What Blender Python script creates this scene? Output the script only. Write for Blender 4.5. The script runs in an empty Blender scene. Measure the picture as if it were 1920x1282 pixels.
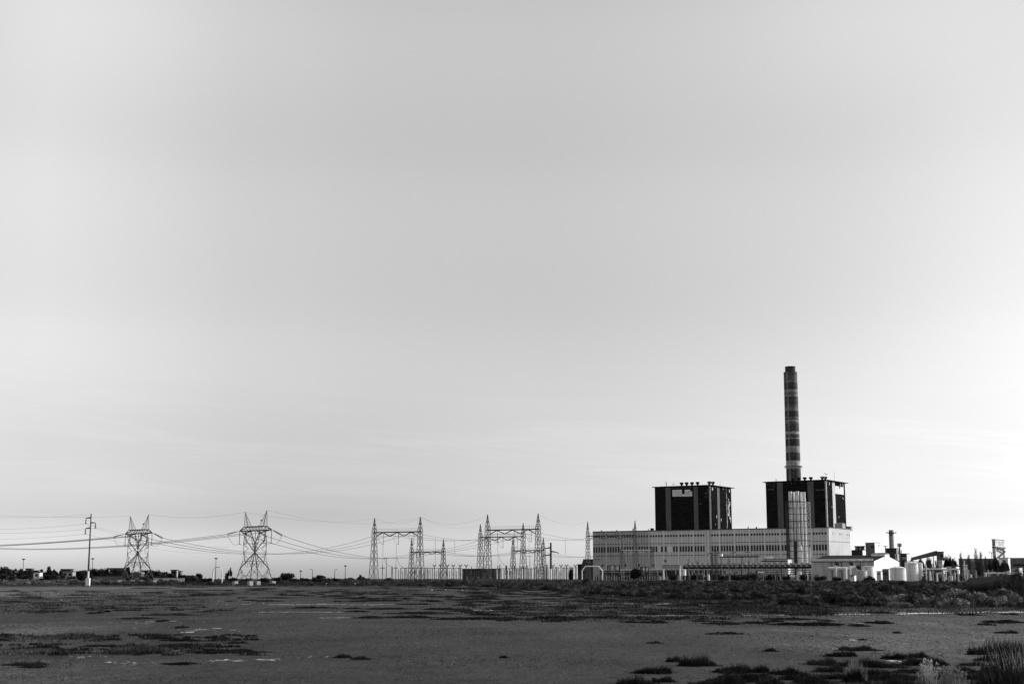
import bpy, math, random
import numpy as np
from mathutils import Vector
R = random.Random(7)
NP = np.random.default_rng(11)
sc = bpy.context.scene
COL = sc.collection
# ------------------------------------------------------------------ camera model (photo pixels -> places in the world)
F = 2667.0; CX, CY = 960.0, 641.0; HOR = 1080.0; H = 4.0
T = math.atan((HOR - CY) / F); ST, CT = math.sin(T), math.cos(T)
FE = F / CT
def ray(px, py):
    x = (px - CX) / F; y = (CY - py) / F
    return (x, CT - y * ST, ST + y * CT)
def W(px, py, Y):
    d = ray(px, py); t = Y / d[1]
    return Vector((d[0] * t, Y, H + d[2] * t))
def Zat(px, py, Y): return W(px, py, Y).z
def G(px, py, z=0.0):
    d = ray(px, py); t = (z - H) / d[2]
    return Vector((d[0] * t, d[1] * t, z))
def plan(px, Y, py=1080): w = W(px, py, Y); return Vector((w.x, Y, 0))
def PX(X, Y): return CX + FE * X / max(Y, 1e-3)
ANG = math.radians(32)
HU = Vector((-math.cos(ANG), math.sin(ANG), 0)); HV = Vector((math.sin(ANG), math.cos(ANG), 0)); UP = Vector((0, 0, 1))
def hit(px, O, d, py=1060):
    r = ray(px, py); r = r[0] / r[1]
    return (r * O.y - O.x) / (d.x - r * d.y)
def lerp(a, b, t): return a + (b - a) * t
def sstep(a, b, x):
    t = min(1, max(0, (x - a) / (b - a))); return t * t * (3 - 2 * t)
# ------------------------------------------------------------------ terrain
EDGE = [(-900, 690), (0, 640), (500, 610), (700, 590), (850, 550), (960, 470), (1020, 420), (1100, 300), (1200, 262), (1300, 240), (1440, 212), (1500, 182), (1900, 172), (3200, 160)]
def edge(px):
    if px <= EDGE[0][0]: return EDGE[0][1]
    for (a, b), (c, d) in zip(EDGE, EDGE[1:]):
        if px <= c: return lerp(b, d, (px - a) / (c - a))
    return EDGE[-1][1]
def ground_z(X, Y):
    if Y < 20: return 0.0
    e = edge(PX(X, Y)) + 6 * math.sin(X * .11) + 4 * math.sin(X * .27 + 1)
    return 1.3 * sstep(-5, 130, Y - e)
# ------------------------------------------------------------------ object helpers
ORG = {}
def tag(o, label=None, cat=None, group=None, kind=None):
    if label: o['label'] = label
    if cat: o['category'] = cat
    if group: o['group'] = group
    if kind: o['kind'] = kind
    return o
def thing(name, label, cat, loc, group=None):
    o = bpy.data.objects.new(name, None); COL.objects.link(o)
    o.empty_display_size = .5
    o.location = loc; ORG[o.name] = Vector(loc)
    return tag(o, label, cat, group)
def link_mesh(name, me, m, parent=None, loc=None):
    o = bpy.data.objects.new(name, me); COL.objects.link(o)
    if m is not None and not me.materials: me.materials.append(m)
    if parent is not None:
        o.parent = parent; ORG[o.name] = ORG[parent.name]
    else:
        o.location = loc if loc is not None else (0, 0, 0); ORG[o.name] = Vector(o.location)
    return o
class MB:
    def __init__(s): s.v = []; s.f = []
    def add(s, vs, fs):
        n = len(s.v); s.v += [tuple(p) for p in vs]; s.f += [tuple(i + n for i in f) for f in fs]; return s
    def hexa(s, b, t):
        return s.add(list(b) + list(t), [(3, 2, 1, 0), (4, 5, 6, 7), (0, 1, 5, 4), (1, 2, 6, 5), (2, 3, 7, 6), (3, 0, 4, 7)])
    def obox(s, O, u, v, u0, u1, v0, v1, z0, z1):
        c = [O + u * a + v * b for a, b in ((u0, v0), (u1, v0), (u1, v1), (u0, v1))]
        return s.hexa([(p.x, p.y, z0) for p in c], [(p.x, p.y, z1) for p in c])
    def box(s, c, sx, sy, z0, z1): return s.obox(Vector((c[0], c[1], 0)), Vector((1, 0, 0)), Vector((0, 1, 0)), -sx / 2, sx / 2, -sy / 2, sy / 2, z0, z1)
    def beam(s, p, q, w, w2=None, n=4):
        p = Vector(p); q = Vector(q); d = (q - p)
        if d.length < 1e-6: return s
        d.normalize(); a = d.cross(UP)
        if a.length < .05: a = Vector((1, 0, 0))
        a.normalize(); b = d.cross(a); w2 = w if w2 is None else w2
        vs = []
        for c, ww in ((p, w), (q, w2)):
            for k in range(n):
                t = 2 * math.pi * (k + .5) / n
                vs.append(c + a * math.cos(t) * ww * .7 + b * math.sin(t) * ww * .7)
        fs = [(k, (k + 1) % n, n + (k + 1) % n, n + k) for k in range(n)] + [tuple(range(n))[::-1], tuple(range(n, 2 * n))]
        return s.add(vs, fs)
    def path(s, pts, w, n=4):
        for p, q in zip(pts, pts[1:]): s.beam(p, q, w, n=n)
        return s
    def lathe(s, c, prof, n=20):
        vs = []; fs = []
        for r, z in prof:
            for k in range(n):
                t = 2 * math.pi * k / n; vs.append((c[0] + r * math.cos(t), c[1] + r * math.sin(t), z))
        for i in range(len(prof) - 1):
            for k in range(n): fs.append((i * n + k, i * n + (k + 1) % n, (i + 1) * n + (k + 1) % n, (i + 1) * n + k))
        fs += [tuple(range(n))[::-1], tuple(range((len(prof) - 1) * n, len(prof) * n))]
        return s.add(vs, fs)
    def cyl(s, c, r, z0, z1, n=14): return s.lathe(c, [(r, z0), (r, z1)], n)
    def hcyl(s, p, q, r, n=14): return s.beam(p, q, r / .7, n=n)
    def build(s, name, m, parent=None, loc=None, smooth=False):
        o = ORG[parent.name] if parent is not None else Vector(loc if loc is not None else (0, 0, 0))
        me = bpy.data.meshes.new(name)
        me.from_pydata([(x - o.x, y - o.y, z - o.z) for x, y, z in s.v], [], s.f)
        me.update()
        ob = link_mesh(name, me, m, parent, o)
        if smooth:
            me.shade_smooth()
            try: me.set_sharp_from_angle(angle=math.radians(40))
            except Exception: pass
        return ob
def mesh_np(name, V, Fc):
    me = bpy.data.meshes.new(name)
    V = np.asarray(V, dtype=np.float32); Fc = np.asarray(Fc, dtype=np.int32)
    k = Fc.shape[1]
    me.vertices.add(len(V)); me.vertices.foreach_set('co', V.ravel())
    me.loops.add(Fc.size); me.loops.foreach_set('vertex_index', Fc.ravel())
    me.polygons.add(len(Fc)); me.polygons.foreach_set('loop_start', np.arange(0, Fc.size, k, dtype=np.int32))
    me.update(calc_edges=True); me.validate()
    return me
def copy_tree(o, loc):
    c = o.copy(); COL.objects.link(c); c.location = loc; ORG[c.name] = Vector(loc)
    for ch in o.children:
        d = ch.copy(); COL.objects.link(d); d.parent = c
        for g in ch.children:
            e = g.copy(); COL.objects.link(e); e.parent = d
    return c
# ------------------------------------------------------------------ materials (the photograph is black and white: every colour is a grey)
def nodes_of(m):
    m.use_nodes = True; nt = m.node_tree; nt.nodes.clear()
    out = nt.nodes.new('ShaderNodeOutputMaterial'); b = nt.nodes.new('ShaderNodeBsdfPrincipled')
    nt.links.new(b.outputs[0], out.inputs[0]); return nt, b
def N(nt, typ, **kw):
    n = nt.nodes.new(typ)
    for k, v in kw.items():
        if hasattr(n, k): setattr(n, k, v)
        else: n.inputs[k].default_value = v
    return n
def grey(nt, lo, hi, src, f0=.3, f1=.7):
    mr = N(nt, 'ShaderNodeMapRange'); mr.inputs['From Min'].default_value = f0; mr.inputs['From Max'].default_value = f1
    mr.inputs['To Min'].default_value = lo; mr.inputs['To Max'].default_value = hi
    nt.links.new(src, mr.inputs['Value']); return mr.outputs[0]
def mat(name, c, var=.2, scale=.5, rough=.8, spec=.25, metal=0.0, stretch=(1, 1, 1), bump=0.0):
    m = bpy.data.materials.new(name); nt, b = nodes_of(m)
    tc = N(nt, 'ShaderNodeTexCoord'); mp = N(nt, 'ShaderNodeMapping'); mp.inputs['Scale'].default_value = stretch
    nz = N(nt, 'ShaderNodeTexNoise', Scale=scale, Detail=5.0, Roughness=.65)
    nt.links.new(tc.outputs['Object'], mp.inputs[0]); nt.links.new(mp.outputs[0], nz.inputs['Vector'])
    nt.links.new(grey(nt, c * (1 - var), c * (1 + var), nz.outputs[0]), b.inputs['Base Color'])
    b.inputs['Roughness'].default_value = rough; b.inputs['Metallic'].default_value = metal; b.inputs['Specular IOR Level'].default_value = spec
    if bump:
        bp = N(nt, 'ShaderNodeBump', Strength=bump); nt.links.new(nz.outputs[0], bp.inputs['Height']); nt.links.new(bp.outputs[0], b.inputs['Normal'])
    return m
def leafmat(name, lo, hi, trans=.12, scale=.35):
    m = bpy.data.materials.new(name); nt, b = nodes_of(m)
    ge = N(nt, 'ShaderNodeNewGeometry'); oi = N(nt, 'ShaderNodeObjectInfo')
    nz = N(nt, 'ShaderNodeTexNoise', Scale=scale, Detail=3.0); nt.links.new(ge.outputs['Position'], nz.inputs['Vector'])
    def mul(a, c):
        q = N(nt, 'ShaderNodeMath'); q.operation = 'MULTIPLY'; nt.links.new(a, q.inputs[0]); nt.links.new(c, q.inputs[1]); return q.outputs[0]
    g = mul(mul(grey(nt, (lo + hi) * .25, (lo + hi) * .75, ge.outputs['Random Per Island'], 0, 1), grey(nt, .35, 1.75, nz.outputs[0], .36, .64)), grey(nt, .6, 1.5, oi.outputs['Random'], 0, 1))
    nt.links.new(g, b.inputs['Base Color']); b.inputs['Roughness'].default_value = .8; b.inputs['Specular IOR Level'].default_value = .1
    tr = N(nt, 'ShaderNodeBsdfTranslucent'); nt.links.new(g, tr.inputs[0])
    mx = N(nt, 'ShaderNodeMixShader'); mx.inputs[0].default_value = trans
    out = [n for n in nt.nodes if n.type == 'OUTPUT_MATERIAL'][0]
    nt.links.new(b.outputs[0], mx.inputs[1]); nt.links.new(tr.outputs[0], mx.inputs[2]); nt.links.new(mx.outputs[0], out.inputs[0])
    return m
M = dict(
    lattice=mat('galvanised_lattice_steel', .055, .3, .4, .55, .4),
    girder=mat('dark_girder_steel', .035, .3, .5, .6, .3),
    wire=mat('weathered_conductor', .05, .2, .2, .6, .3),
    insul=mat('dark_porcelain', .03, .3, 1, .35, .5),
    pale=mat('pale_porcelain_and_paint', .7, .15, 1, .5, .4),
    white=mat('white_paint', .8, .08, .3, .55, .35, stretch=(1, 1, .25)),
    tank=mat('white_tank_steel', .74, .1, .35, .45, .4, stretch=(1, 1, .15)),
    tankgrey=mat('dull_tank_steel', .45, .2, .4, .55, .35, stretch=(1, 1, .2)),
    concrete=mat('weathered_concrete', .33, .25, .5, .9, .2, bump=.1),
    paleconcrete=mat('pale_concrete', .55, .2, .6, .85, .2),
    clad=mat('ribbed_wall_cladding', .60, .28, .7, .75, .25, stretch=(1, 1, .05)),
    claddark=mat('darker_wall_cladding', .42, .38, .7, .8, .2, stretch=(1, 1, .1)),
    cladend=mat('light_end_wall_cladding', .62, .1, .25, .7, .3, stretch=(1, 1, .1)),
    rib=mat('cladding_rib', .78, .15, .3, .7, .3, stretch=(1, 1, .1)),
    ribdark=mat('darker_cladding_rib', .56, .2, .3, .7, .3, stretch=(1, 1, .1)),
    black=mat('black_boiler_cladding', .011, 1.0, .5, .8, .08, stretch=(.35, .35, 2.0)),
    blackside=mat('black_boiler_side_cladding', .007, 1.0, .35, .9, .02, stretch=(.4, .4, 2.2)),  # same black cladding, coloured darker to offset the sun on the side walls
    pilaster=mat('grey_panel_strip', .115, .25, .5, .8, .2, stretch=(1, 1, .25)),
    strip=mat('light_corner_strip', .45, .3, .5, .7, .3, stretch=(1, 1, .5)),
    glass=mat('dark_window_glass', .012, .3, 1, .3, .3),
    dark=mat('dark_opening', .014, .4, .5, .85, .1),
    darkwall=mat('dark_wall', .05, .35, .5, .85, .2),
    midwall=mat('grey_wall', .12, .25, .5, .85, .2),
    palewall=mat('pale_wall', .6, .15, .5, .85, .2),
    roof=mat('grey_roof_sheet', .10, .3, .6, .75, .25),
    steelpipe=mat('bright_stack_steel', .74, .25, .5, .6, .3, metal=0, stretch=(1, 1, .35)),
    trunk=mat('bark', .06, .3, 2, .9, .1),
    greybush=leafmat('grey_bush_twigs', .05, .16), soil=mat('grey_soil_sheet', .05, .3, .3, .95, .1),
    litter=mat('white_plastic', .85, .05, 1, .6, .3),
    salt=mat('salt_and_glint_pale', .33, .5, .8, .9, .2, stretch=(1, .25, 1)),
    saltbright=mat('salt_and_glint_white', .7, .4, .9, .85, .2, stretch=(1, .25, 1)),
    rubber=mat('black_pipe_plastic', .03, .4, .6, .6, .3),
    shrub=leafmat('scrub_leaves', .012, .055), shrubpale=leafmat('pale_scrub_leaves', .06, .17), scrubmass=leafmat('scrub_mass_leaves', .010, .055),
    treeleaf=leafmat('tree_leaves', .006, .024), marsh=leafmat('saltmarsh_stems', .004, .022),
    grass=leafmat('dry_grass', .03, .11), reed=leafmat('dry_reed', .10, .34, .25), reedgreen=leafmat('green_reed', .004, .022, .05, 1.5),
)
# ------------------------------------------------------------------ leaf and blade clouds
def leaf_cloud(C, size, out=None, jit=.32):
    n = len(C); size = np.broadcast_to(np.asarray(size), (n,))
    a = NP.normal(size=(n, 3)); a /= np.linalg.norm(a, axis=1)[:, None]
    if out is not None:                                             # leaves lie along the face of their lump
        o = out + NP.normal(size=(n, 3)) * jit; o /= np.linalg.norm(o, axis=1)[:, None]
        a -= o * (a * o).sum(1)[:, None]; a /= np.linalg.norm(a, axis=1)[:, None]; b = np.cross(o, a)
    else:
        b = NP.normal(size=(n, 3)); b -= a * (a * b).sum(1)[:, None]; b /= np.linalg.norm(b, axis=1)[:, None]
    s = size[:, None]
    V = np.stack([C - a * s * .5 - b * s * .35, C + a * s * .5 - b * s * .35, C + a * s * .5 * NP.uniform(-1, 1, (n, 1)) + b * s * .6], 1).reshape(-1, 3)
    return V, np.arange(3 * n).reshape(-1, 3)
def blade_cloud(B, h, w, lean=.25):
    n = len(B); h = np.broadcast_to(np.asarray(h), (n,)); w = np.broadcast_to(np.asarray(w), (n,))
    t = NP.uniform(0, 2 * np.pi, n); d = np.stack([np.cos(t), np.sin(t), np.zeros(n)], 1) * (w / 2)[:, None]
    l = NP.normal(size=(n, 2)) * lean
    tip = B + np.stack([l[:, 0] * h, l[:, 1] * h, h], 1)
    V = np.stack([B - d, B + d, tip], 1).reshape(-1, 3)
    return V, np.arange(3 * n).reshape(-1, 3)
LUMP = {}
def lumpy(n, rx, ry, rz, lumps, fill=.55, base=.0):
    """points through a heap of overlapping lumps, standing on z = 0"""
    L = []
    for k in range(lumps):
        a = R.uniform(0, 6.283); q = math.sqrt(R.random()) * .75
        hgt = R.uniform(.25, .78) * (1 - .45 * q)
        L.append((rx * q * math.cos(a), ry * q * math.sin(a), rz * hgt + base, R.uniform(.28, .5)))
    idx = NP.integers(0, lumps, n); L = np.array(L)[idx]
    d = NP.normal(size=(n, 3)); d /= np.linalg.norm(d, axis=1)[:, None]
    rad = (fill + (1 - fill) * NP.random(n)) * L[:, 3]
    P = L[:, :3] + d * rad[:, None] * np.array([rx, ry, rz])
    P[:, 2] = np.abs(P[:, 2]); LUMP['out'] = d; return P
# ------------------------------------------------------------------ camera, sun, sky
cam = bpy.data.cameras.new('camera'); co = bpy.data.objects.new('camera', cam); COL.objects.link(co)
co.location = (0, 0, H); co.rotation_euler = (math.pi / 2 + T, 0, 0)
cam.sensor_width = 36; cam.lens = F / 1920 * 36; cam.dof.use_dof = True; cam.dof.focus_distance = 1000; cam.dof.aperture_fstop = 2.0; cam.clip_start = .5; cam.clip_end = 60000; sc.camera = co
SUN_AZ, SUN_EL = math.radians(76), math.radians(25)
sd = Vector((math.sin(SUN_AZ) * math.cos(SUN_EL), math.cos(SUN_AZ) * math.cos(SUN_EL), math.sin(SUN_EL)))
sl = bpy.data.lights.new('sun', 'SUN'); so = bpy.data.objects.new('sun', sl); COL.objects.link(so)
so.rotation_euler = (-sd).to_track_quat('-Z', 'Y').to_euler(); so.location = (0, 0, 60)
sl.energy = 3.6; sl.angle = math.radians(.5); sl.color = (1, .995, .99)
w = bpy.data.worlds.new('World'); sc.world = w; w.use_nodes = True; nt = w.node_tree; nt.nodes.clear()
sky = N(nt, 'ShaderNodeTexSky'); sky.sky_type = 'NISHITA'; sky.sun_disc = False
sky.sun_elevation = SUN_EL; sky.sun_rotation = SUN_AZ; sky.altitude = 10; sky.air_density = 1.0; sky.dust_density = 1.5; sky.ozone_density = 1.0
SKY_K = dict(r=.45, g=.45, b=.10)
sep = N(nt, 'ShaderNodeSeparateColor'); nt.links.new(sky.outputs[0], sep.inputs[0])
def MA(op, a, b, c=None):
    n = N(nt, 'ShaderNodeMath'); n.operation = op
    for i, v in enumerate((a, b) if c is None else (a, b, c)):
        if hasattr(v, 'is_linked'): nt.links.new(v, n.inputs[i])
        else: n.inputs[i].default_value = v
    return n.outputs[0]
bw = MA('ADD', MA('ADD', MA('MULTIPLY', sep.outputs[0], SKY_K['r']), MA('MULTIPLY', sep.outputs[1], SKY_K['g'])), MA('MULTIPLY', sep.outputs[2], SKY_K['b']))
tc = N(nt, 'ShaderNodeTexCoord'); sx = N(nt, 'ShaderNodeSeparateXYZ'); nt.links.new(tc.outputs['Generated'], sx.inputs[0])
az = MA('ARCTAN2', sx.outputs[0], sx.outputs[1]); el = MA('ARCSINE', sx.outputs[2], 0.0)
def ramp(src, a, b, stops):
    mr = N(nt, 'ShaderNodeMapRange'); mr.inputs['From Min'].default_value = a; mr.inputs['From Max'].default_value = b; nt.links.new(src, mr.inputs[0])
    cr = N(nt, 'ShaderNodeValToRGB'); cr.color_ramp.interpolation = 'CARDINAL'
    e = cr.color_ramp.elements
    while len(e) < len(stops): e.new(.5)
    for q, (p, v) in zip(e, stops): q.position = (p - a) / (b - a); q.color = (v, v, v, 1)
    nt.links.new(mr.outputs[0], cr.inputs[0]); return cr.outputs[0]
# brightness factors fitted onto the sky texture, by height above the horizon and compass direction
SKY = [
    (0.3884, [(-0.362, 0.641), (-0.292, 0.666), (-0.218, 0.570), (-0.126, 0.488), (0.000, 0.438), (0.126, 0.423), (0.248, 0.441), (0.359, 0.412)]),
    (0.2829, [(-0.356, 0.545), (-0.287, 0.524), (-0.214, 0.450), (-0.123, 0.400), (0.000, 0.363), (0.123, 0.354), (0.243, 0.356), (0.353, 0.378)]),
    (0.1710, [(-0.350, 0.441), (-0.281, 0.419), (-0.210, 0.369), (-0.121, 0.331), (0.000, 0.299), (0.121, 0.293), (0.239, 0.310), (0.347, 0.343)]),
    (0.0775, [(-0.345, 0.335), (-0.277, 0.318), (-0.207, 0.287), (-0.119, 0.267), (0.000, 0.275), (0.119, 0.281), (0.235, 0.299), (0.342, 0.301)]),
    (0.0441, [(-0.344, 0.335), (-0.276, 0.318), (-0.206, 0.282), (-0.119, 0.257), (0.000, 0.282), (0.119, 0.287), (0.234, 0.307), (0.340, 0.305)]),
    (0.0110, [(-0.342, 0.534), (-0.275, 0.505), (-0.205, 0.464), (-0.118, 0.416), (0.000, 0.409), (0.118, 0.430), (0.233, 0.463), (0.339, 0.421)]),
]
sky_gain = None; last = None
for e_, st in sorted(SKY) + [(1.0, [(-.3, .36), (0, .32), (.3, .34)])]:
    lo_, hi_ = st[0], st[-1]
    st = [(-3.1, .34), (lo_[0] - .5, .38)] + st + [(hi_[0] + .5, .34), (3.1, .34)]
    r_ = ramp(az, -3.2, 3.2, st)
    if sky_gain is None: sky_gain = r_
    else:
        mr = N(nt, 'ShaderNodeMapRange'); mr.interpolation_type = 'SMOOTHSTEP' if e_ < .9 else 'LINEAR'
        mr.inputs['From Min'].default_value = last; mr.inputs['From Max'].default_value = e_; nt.links.new(el, mr.inputs[0])
        mx = N(nt, 'ShaderNodeMix'); mx.data_type = 'FLOAT'; nt.links.new(mr.outputs[0], mx.inputs[0]); nt.links.new(sky_gain, mx.inputs[2]); nt.links.new(r_, mx.inputs[3]); sky_gain = mx.outputs[0]
    last = e_
val = MA('MULTIPLY', bw, MA('MULTIPLY', sky_gain, 4.0))
# thin streaks of high cloud low over the horizon
cv = N(nt, 'ShaderNodeCombineXYZ'); nt.links.new(MA('MULTIPLY', az, 5.0), cv.inputs[0]); nt.links.new(MA('MULTIPLY', MA('ADD', el, MA('MULTIPLY', az, .06)), 60.0), cv.inputs[1])
cn = N(nt, 'ShaderNodeTexNoise', Scale=1.3, Detail=6.0, Roughness=.6, Distortion=.6); nt.links.new(cv.outputs[0], cn.inputs[0])
cmask = ramp(el, -.05, .65, [(0, 0.0), (.035, .25), (.075, 1.0), (.105, .7), (.14, .12), (.22, 0.03), (.5, 0)])
cm = N(nt, 'ShaderNodeMapRange'); cm.inputs['From Min'].default_value = .48; cm.inputs['From Max'].default_value = .8; nt.links.new(cn.outputs[0], cm.inputs[0])
val = MA('MULTIPLY', val, MA('ADD', 1.0, MA('MULTIPLY', MA('MULTIPLY', cm.outputs[0], cmask), .10)))
bg = N(nt, 'ShaderNodeBackground'); bg.inputs['Strength'].default_value = .15
wo = N(nt, 'ShaderNodeOutputWorld'); nt.links.new(val, bg.inputs[0]); nt.links.new(bg.outputs[0], wo.inputs[0])
vs = sc.view_settings; sc.display_settings.display_device = 'sRGB'; vs.view_transform = 'Standard'; vs.look = 'None'; vs.gamma = 1; vs.exposure = 0; vs.use_curve_mapping = False
# ------------------------------------------------------------------ ground
def patch(px, py, wx, wy, X, Y):
    """1 inside an ellipse of the ground that spans wx pixels about (px, py), wy metres deep"""
    g = G(px, py); a = wx * g.y / FE / 2
    return max(0.0, 1 - ((X - g.x) / a) ** 2 - ((Y - g.y) / wy) ** 2)
GRASS = [(1100, 1140, 520, 60), (1300, 1150, 420, 24), (60, 1118, 700, 110), (250, 1130, 500, 50), (90, 1142, 330, 26), (110, 1197, 300, 6), (150, 1217, 420, 7), (370, 1212, 260, 6), (30, 1242, 150, 4), (800, 1108, 700, 70), (1150, 1128, 420, 45), (1500, 1150, 240, 16)]
PALE = [(-20, 1274, 760, 16), (1960, 1180, 900, 60), (1700, 1200, 700, 30), (60, 1103, 900, 110), (40, 1112, 700, 120), (1880, 1278, 260, 8), (-20, 1185, 500, 30), (300, 1102, 700, 60)]
def make_ground():
    rows = [0, 8, 14, 20] + [20 * (1.0235 ** k) for k in range(1, 175)] + [1500, 1700, 2200, 4000, 9000, 20000, 45000]
    fr = [math.atan((p - CX) / FE) for p in range(-220, 2141, 8)]
    back = [fr[-1] + (2 * math.pi - (fr[-1] - fr[0])) * k / 24 for k in range(1, 24)]
    angs = fr + back; n = len(angs)
    V = []; gr = []; pa = []
    for r in rows:
        for i, a in enumerate(angs):
            x = r * math.sin(a); y = r * math.cos(a)
            front = i < len(fr)
            if front: x = r * math.tan(a); y = r
            z = ground_z(x, y) if front and 20 < y < 1500 else (4 - 2.7 * y / 1500 if front and y >= 1500 else 0)
            V.append((x, y, z))
            g = p = 0.0
            if front and 30 < y < 1600:
                g = max(patch(*q, x, y) for q in GRASS); p = max(patch(*q, x, y) for q in PALE)
                g = max(min(1, g * 1.6), sstep(-25, 15, y - edge(PX(x, y))))
            gr.append(g); pa.append(p)
    f = []
    for j in range(len(rows) - 1):
        for i in range(n):
            k = (i + 1) % n
            f.append((j * n + i, j * n + k, (j + 1) * n + k, (j + 1) * n + i))
    me = bpy.data.meshes.new('ground'); me.from_pydata(V, [], f[n:] if False else f); me.update()
    for nm, d in (('grass', gr), ('pale', pa)):
        at = me.attributes.new(nm, 'FLOAT', 'POINT'); at.data.foreach_set('value', d)
    me.shade_smooth()
    m = bpy.data.materials.new('mudflat'); nt, b = nodes_of(m)
    tc = N(nt, 'ShaderNodeTexCoord')
    def noise(scale, st, det=5.0, ro=.6):
        mp = N(nt, 'ShaderNodeMapping'); mp.inputs['Scale'].default_value = st; z = N(nt, 'ShaderNodeTexNoise', Scale=scale, Detail=det, Roughness=ro)
        nt.links.new(tc.outputs['Object'], mp.inputs[0]); nt.links.new(mp.outputs[0], z.inputs['Vector']); return z.outputs[0]
    def ma(op, a, b_):
        q = N(nt, 'ShaderNodeMath'); q.operation = op
        for i, v in enumerate((a, b_)):
            if hasattr(v, 'is_linked'): nt.links.new(v, q.inputs[i])
            else: q.inputs[i].default_value = v
        return q.outputs[0]
    big = noise(.018, (1, .7, 1), 4); mid = noise(.16, (1, .35, 1), 6, .7); fine = noise(1.5, (1, .45, 1), 8, .85); speck = noise(3.0, (1, .4, 1), 4, .7)
    mud = ma('MULTIPLY', grey(nt, .026, .048, big, .38, .62), ma('MULTIPLY', grey(nt, .6, 1.4, mid, .34, .66), grey(nt, .35, 1.65, fine, .37, .63)))
    mud = ma('MULTIPLY', mud, grey(nt, .25, 1.0, speck, .30, .44))
    at = N(nt, 'ShaderNodeAttribute'); at.attribute_name = 'pale'
    pmul = ma('ADD', 1.0, ma('MULTIPLY', at.outputs['Fac'], 1.5)); mud = ma('MULTIPLY', mud, pmul)
    ag = N(nt, 'ShaderNodeAttribute'); ag.attribute_name = 'grass'
    gn = noise(.5, (1, .16, 1), 7, .8); gcol = ma('MULTIPLY', ma('MULTIPLY', grey(nt, .016, .075, gn, .34, .66), grey(nt, .5, 1.5, fine)), pmul)
    gm = noise(.09, (1, .6, 1), 5, .65)
    fac = ma('ADD', ag.outputs['Fac'], ma('MULTIPLY', ma('SUBTRACT', gm, .5), 1.6))
    fr_ = N(nt, 'ShaderNodeMapRange'); fr_.inputs['From Min'].default_value = .42; fr_.inputs['From Max'].default_value = .62; nt.links.new(fac, fr_.inputs[0])
    mx = N(nt, 'ShaderNodeMix'); mx.data_type = 'FLOAT'; nt.links.new(fr_.outputs[0], mx.inputs[0]); nt.links.new(mud, mx.inputs[2]); nt.links.new(gcol, mx.inputs[3])
    nt.links.new(mx.outputs[0], b.inputs['Base Color']); b.inputs['Roughness'].default_value = .85; b.inputs['Specular IOR Level'].default_value = .15
    bp = N(nt, 'ShaderNodeBump', Strength=1.0, Distance=.2); nt.links.new(ma('ADD', fine, ma('MULTIPLY', mid, 2.0)), bp.inputs['Height']); nt.links.new(bp.outputs[0], b.inputs['Normal'])
    o = link_mesh('ground', me, m); tag(o, kind='structure')
make_ground()
# ragged pale sheets on the mud: salt, and water-edge sky glints put in as colour
def salt(px0, px1, py, depth, m, seed, dy=0.0, ragged=.6):
    rr = random.Random(seed); mb = MB(); D0 = G(px0, py).y; L = (px1 - px0) * D0 / FE; n = int(min(420, max(20, L * 6)))
    for i in range(n):
        t = rr.random(); px = lerp(px0, px1, t); g = G(px, py + dy * t + .3 * math.sin(t * 9 + seed)); sp = math.sin(math.pi * t) ** .5
        c = g.y + rr.gauss(0, .75) * depth * sp; x = g.x; a = rr.uniform(.03, .2) * (D0 / 110) ** .8 * (2.6 if rr.random() < .1 else 1); b = a * rr.uniform(.5, 1.6); k_ = 9; vs_ = []
        z = ground_z(x, c) + .006 + .0005 * (i % 9); ph = rr.uniform(0, 6)
        for k in range(k_): q = 6.283 * k / k_ + ph; r_ = rr.uniform(.45, 1.15); vs_.append((x + math.cos(q) * a * r_, c + math.sin(q) * b * r_, z))
        mb.add(vs_, [tuple(range(k_))])
    tag(mb.build('salt_and_glint', m), kind='structure')
def glint_edge(px0, px1, py0, py1, th, m, seed):  # bright water-edge lines: the sky's reflection is put into a pale matte colour
    rr = random.Random(seed); mb = MB(); n = 70; vs_ = []
    for i in range(n + 1):
        t = i / n; px = lerp(px0, px1, t); py = lerp(py0, py1, t) + .25 * math.sin(t * 14 + seed); w_ = th * (.35 + .65 * rr.random()) * min(1, 8 * t + .1, 8 * (1 - t) + .1)
        for q in (-.5, .5): g = G(px, py + q * w_); vs_.append((g.x, g.y, ground_z(g.x, g.y) + .012))
    mb.add(vs_, [(2 * i, 2 * i + 2, 2 * i + 3, 2 * i + 1) for i in range(n) if rr.random() > .07]); tag(mb.build('salt_and_glint', m), kind='structure')
for i, a in enumerate([(1455, 1632, 1152.5, 1151, 1.3, 'saltbright'), (1676, 1855, 1150.5, 1147.2, 1.4, 'saltbright'), (1850, 1925, 1147.3, 1146.8, 1.2, 'saltbright'), (1120, 1275, 1132, 1131, 1.2, 'salt'), (1170, 1330, 1154, 1153, 1.3, 'salt'), (505, 750, 1133, 1132.6, .8, 'salt'), (595, 660, 1158, 1157.6, .9, 'salt'), (880, 925, 1144, 1143.4, 1.2, 'saltbright'), (470, 640, 1147, 1147, .7, 'salt'), (1390, 1440, 1153.5, 1153, 1.2, 'salt')]):
    glint_edge(*a[:5], M[a[5]], i + 50)
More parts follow.
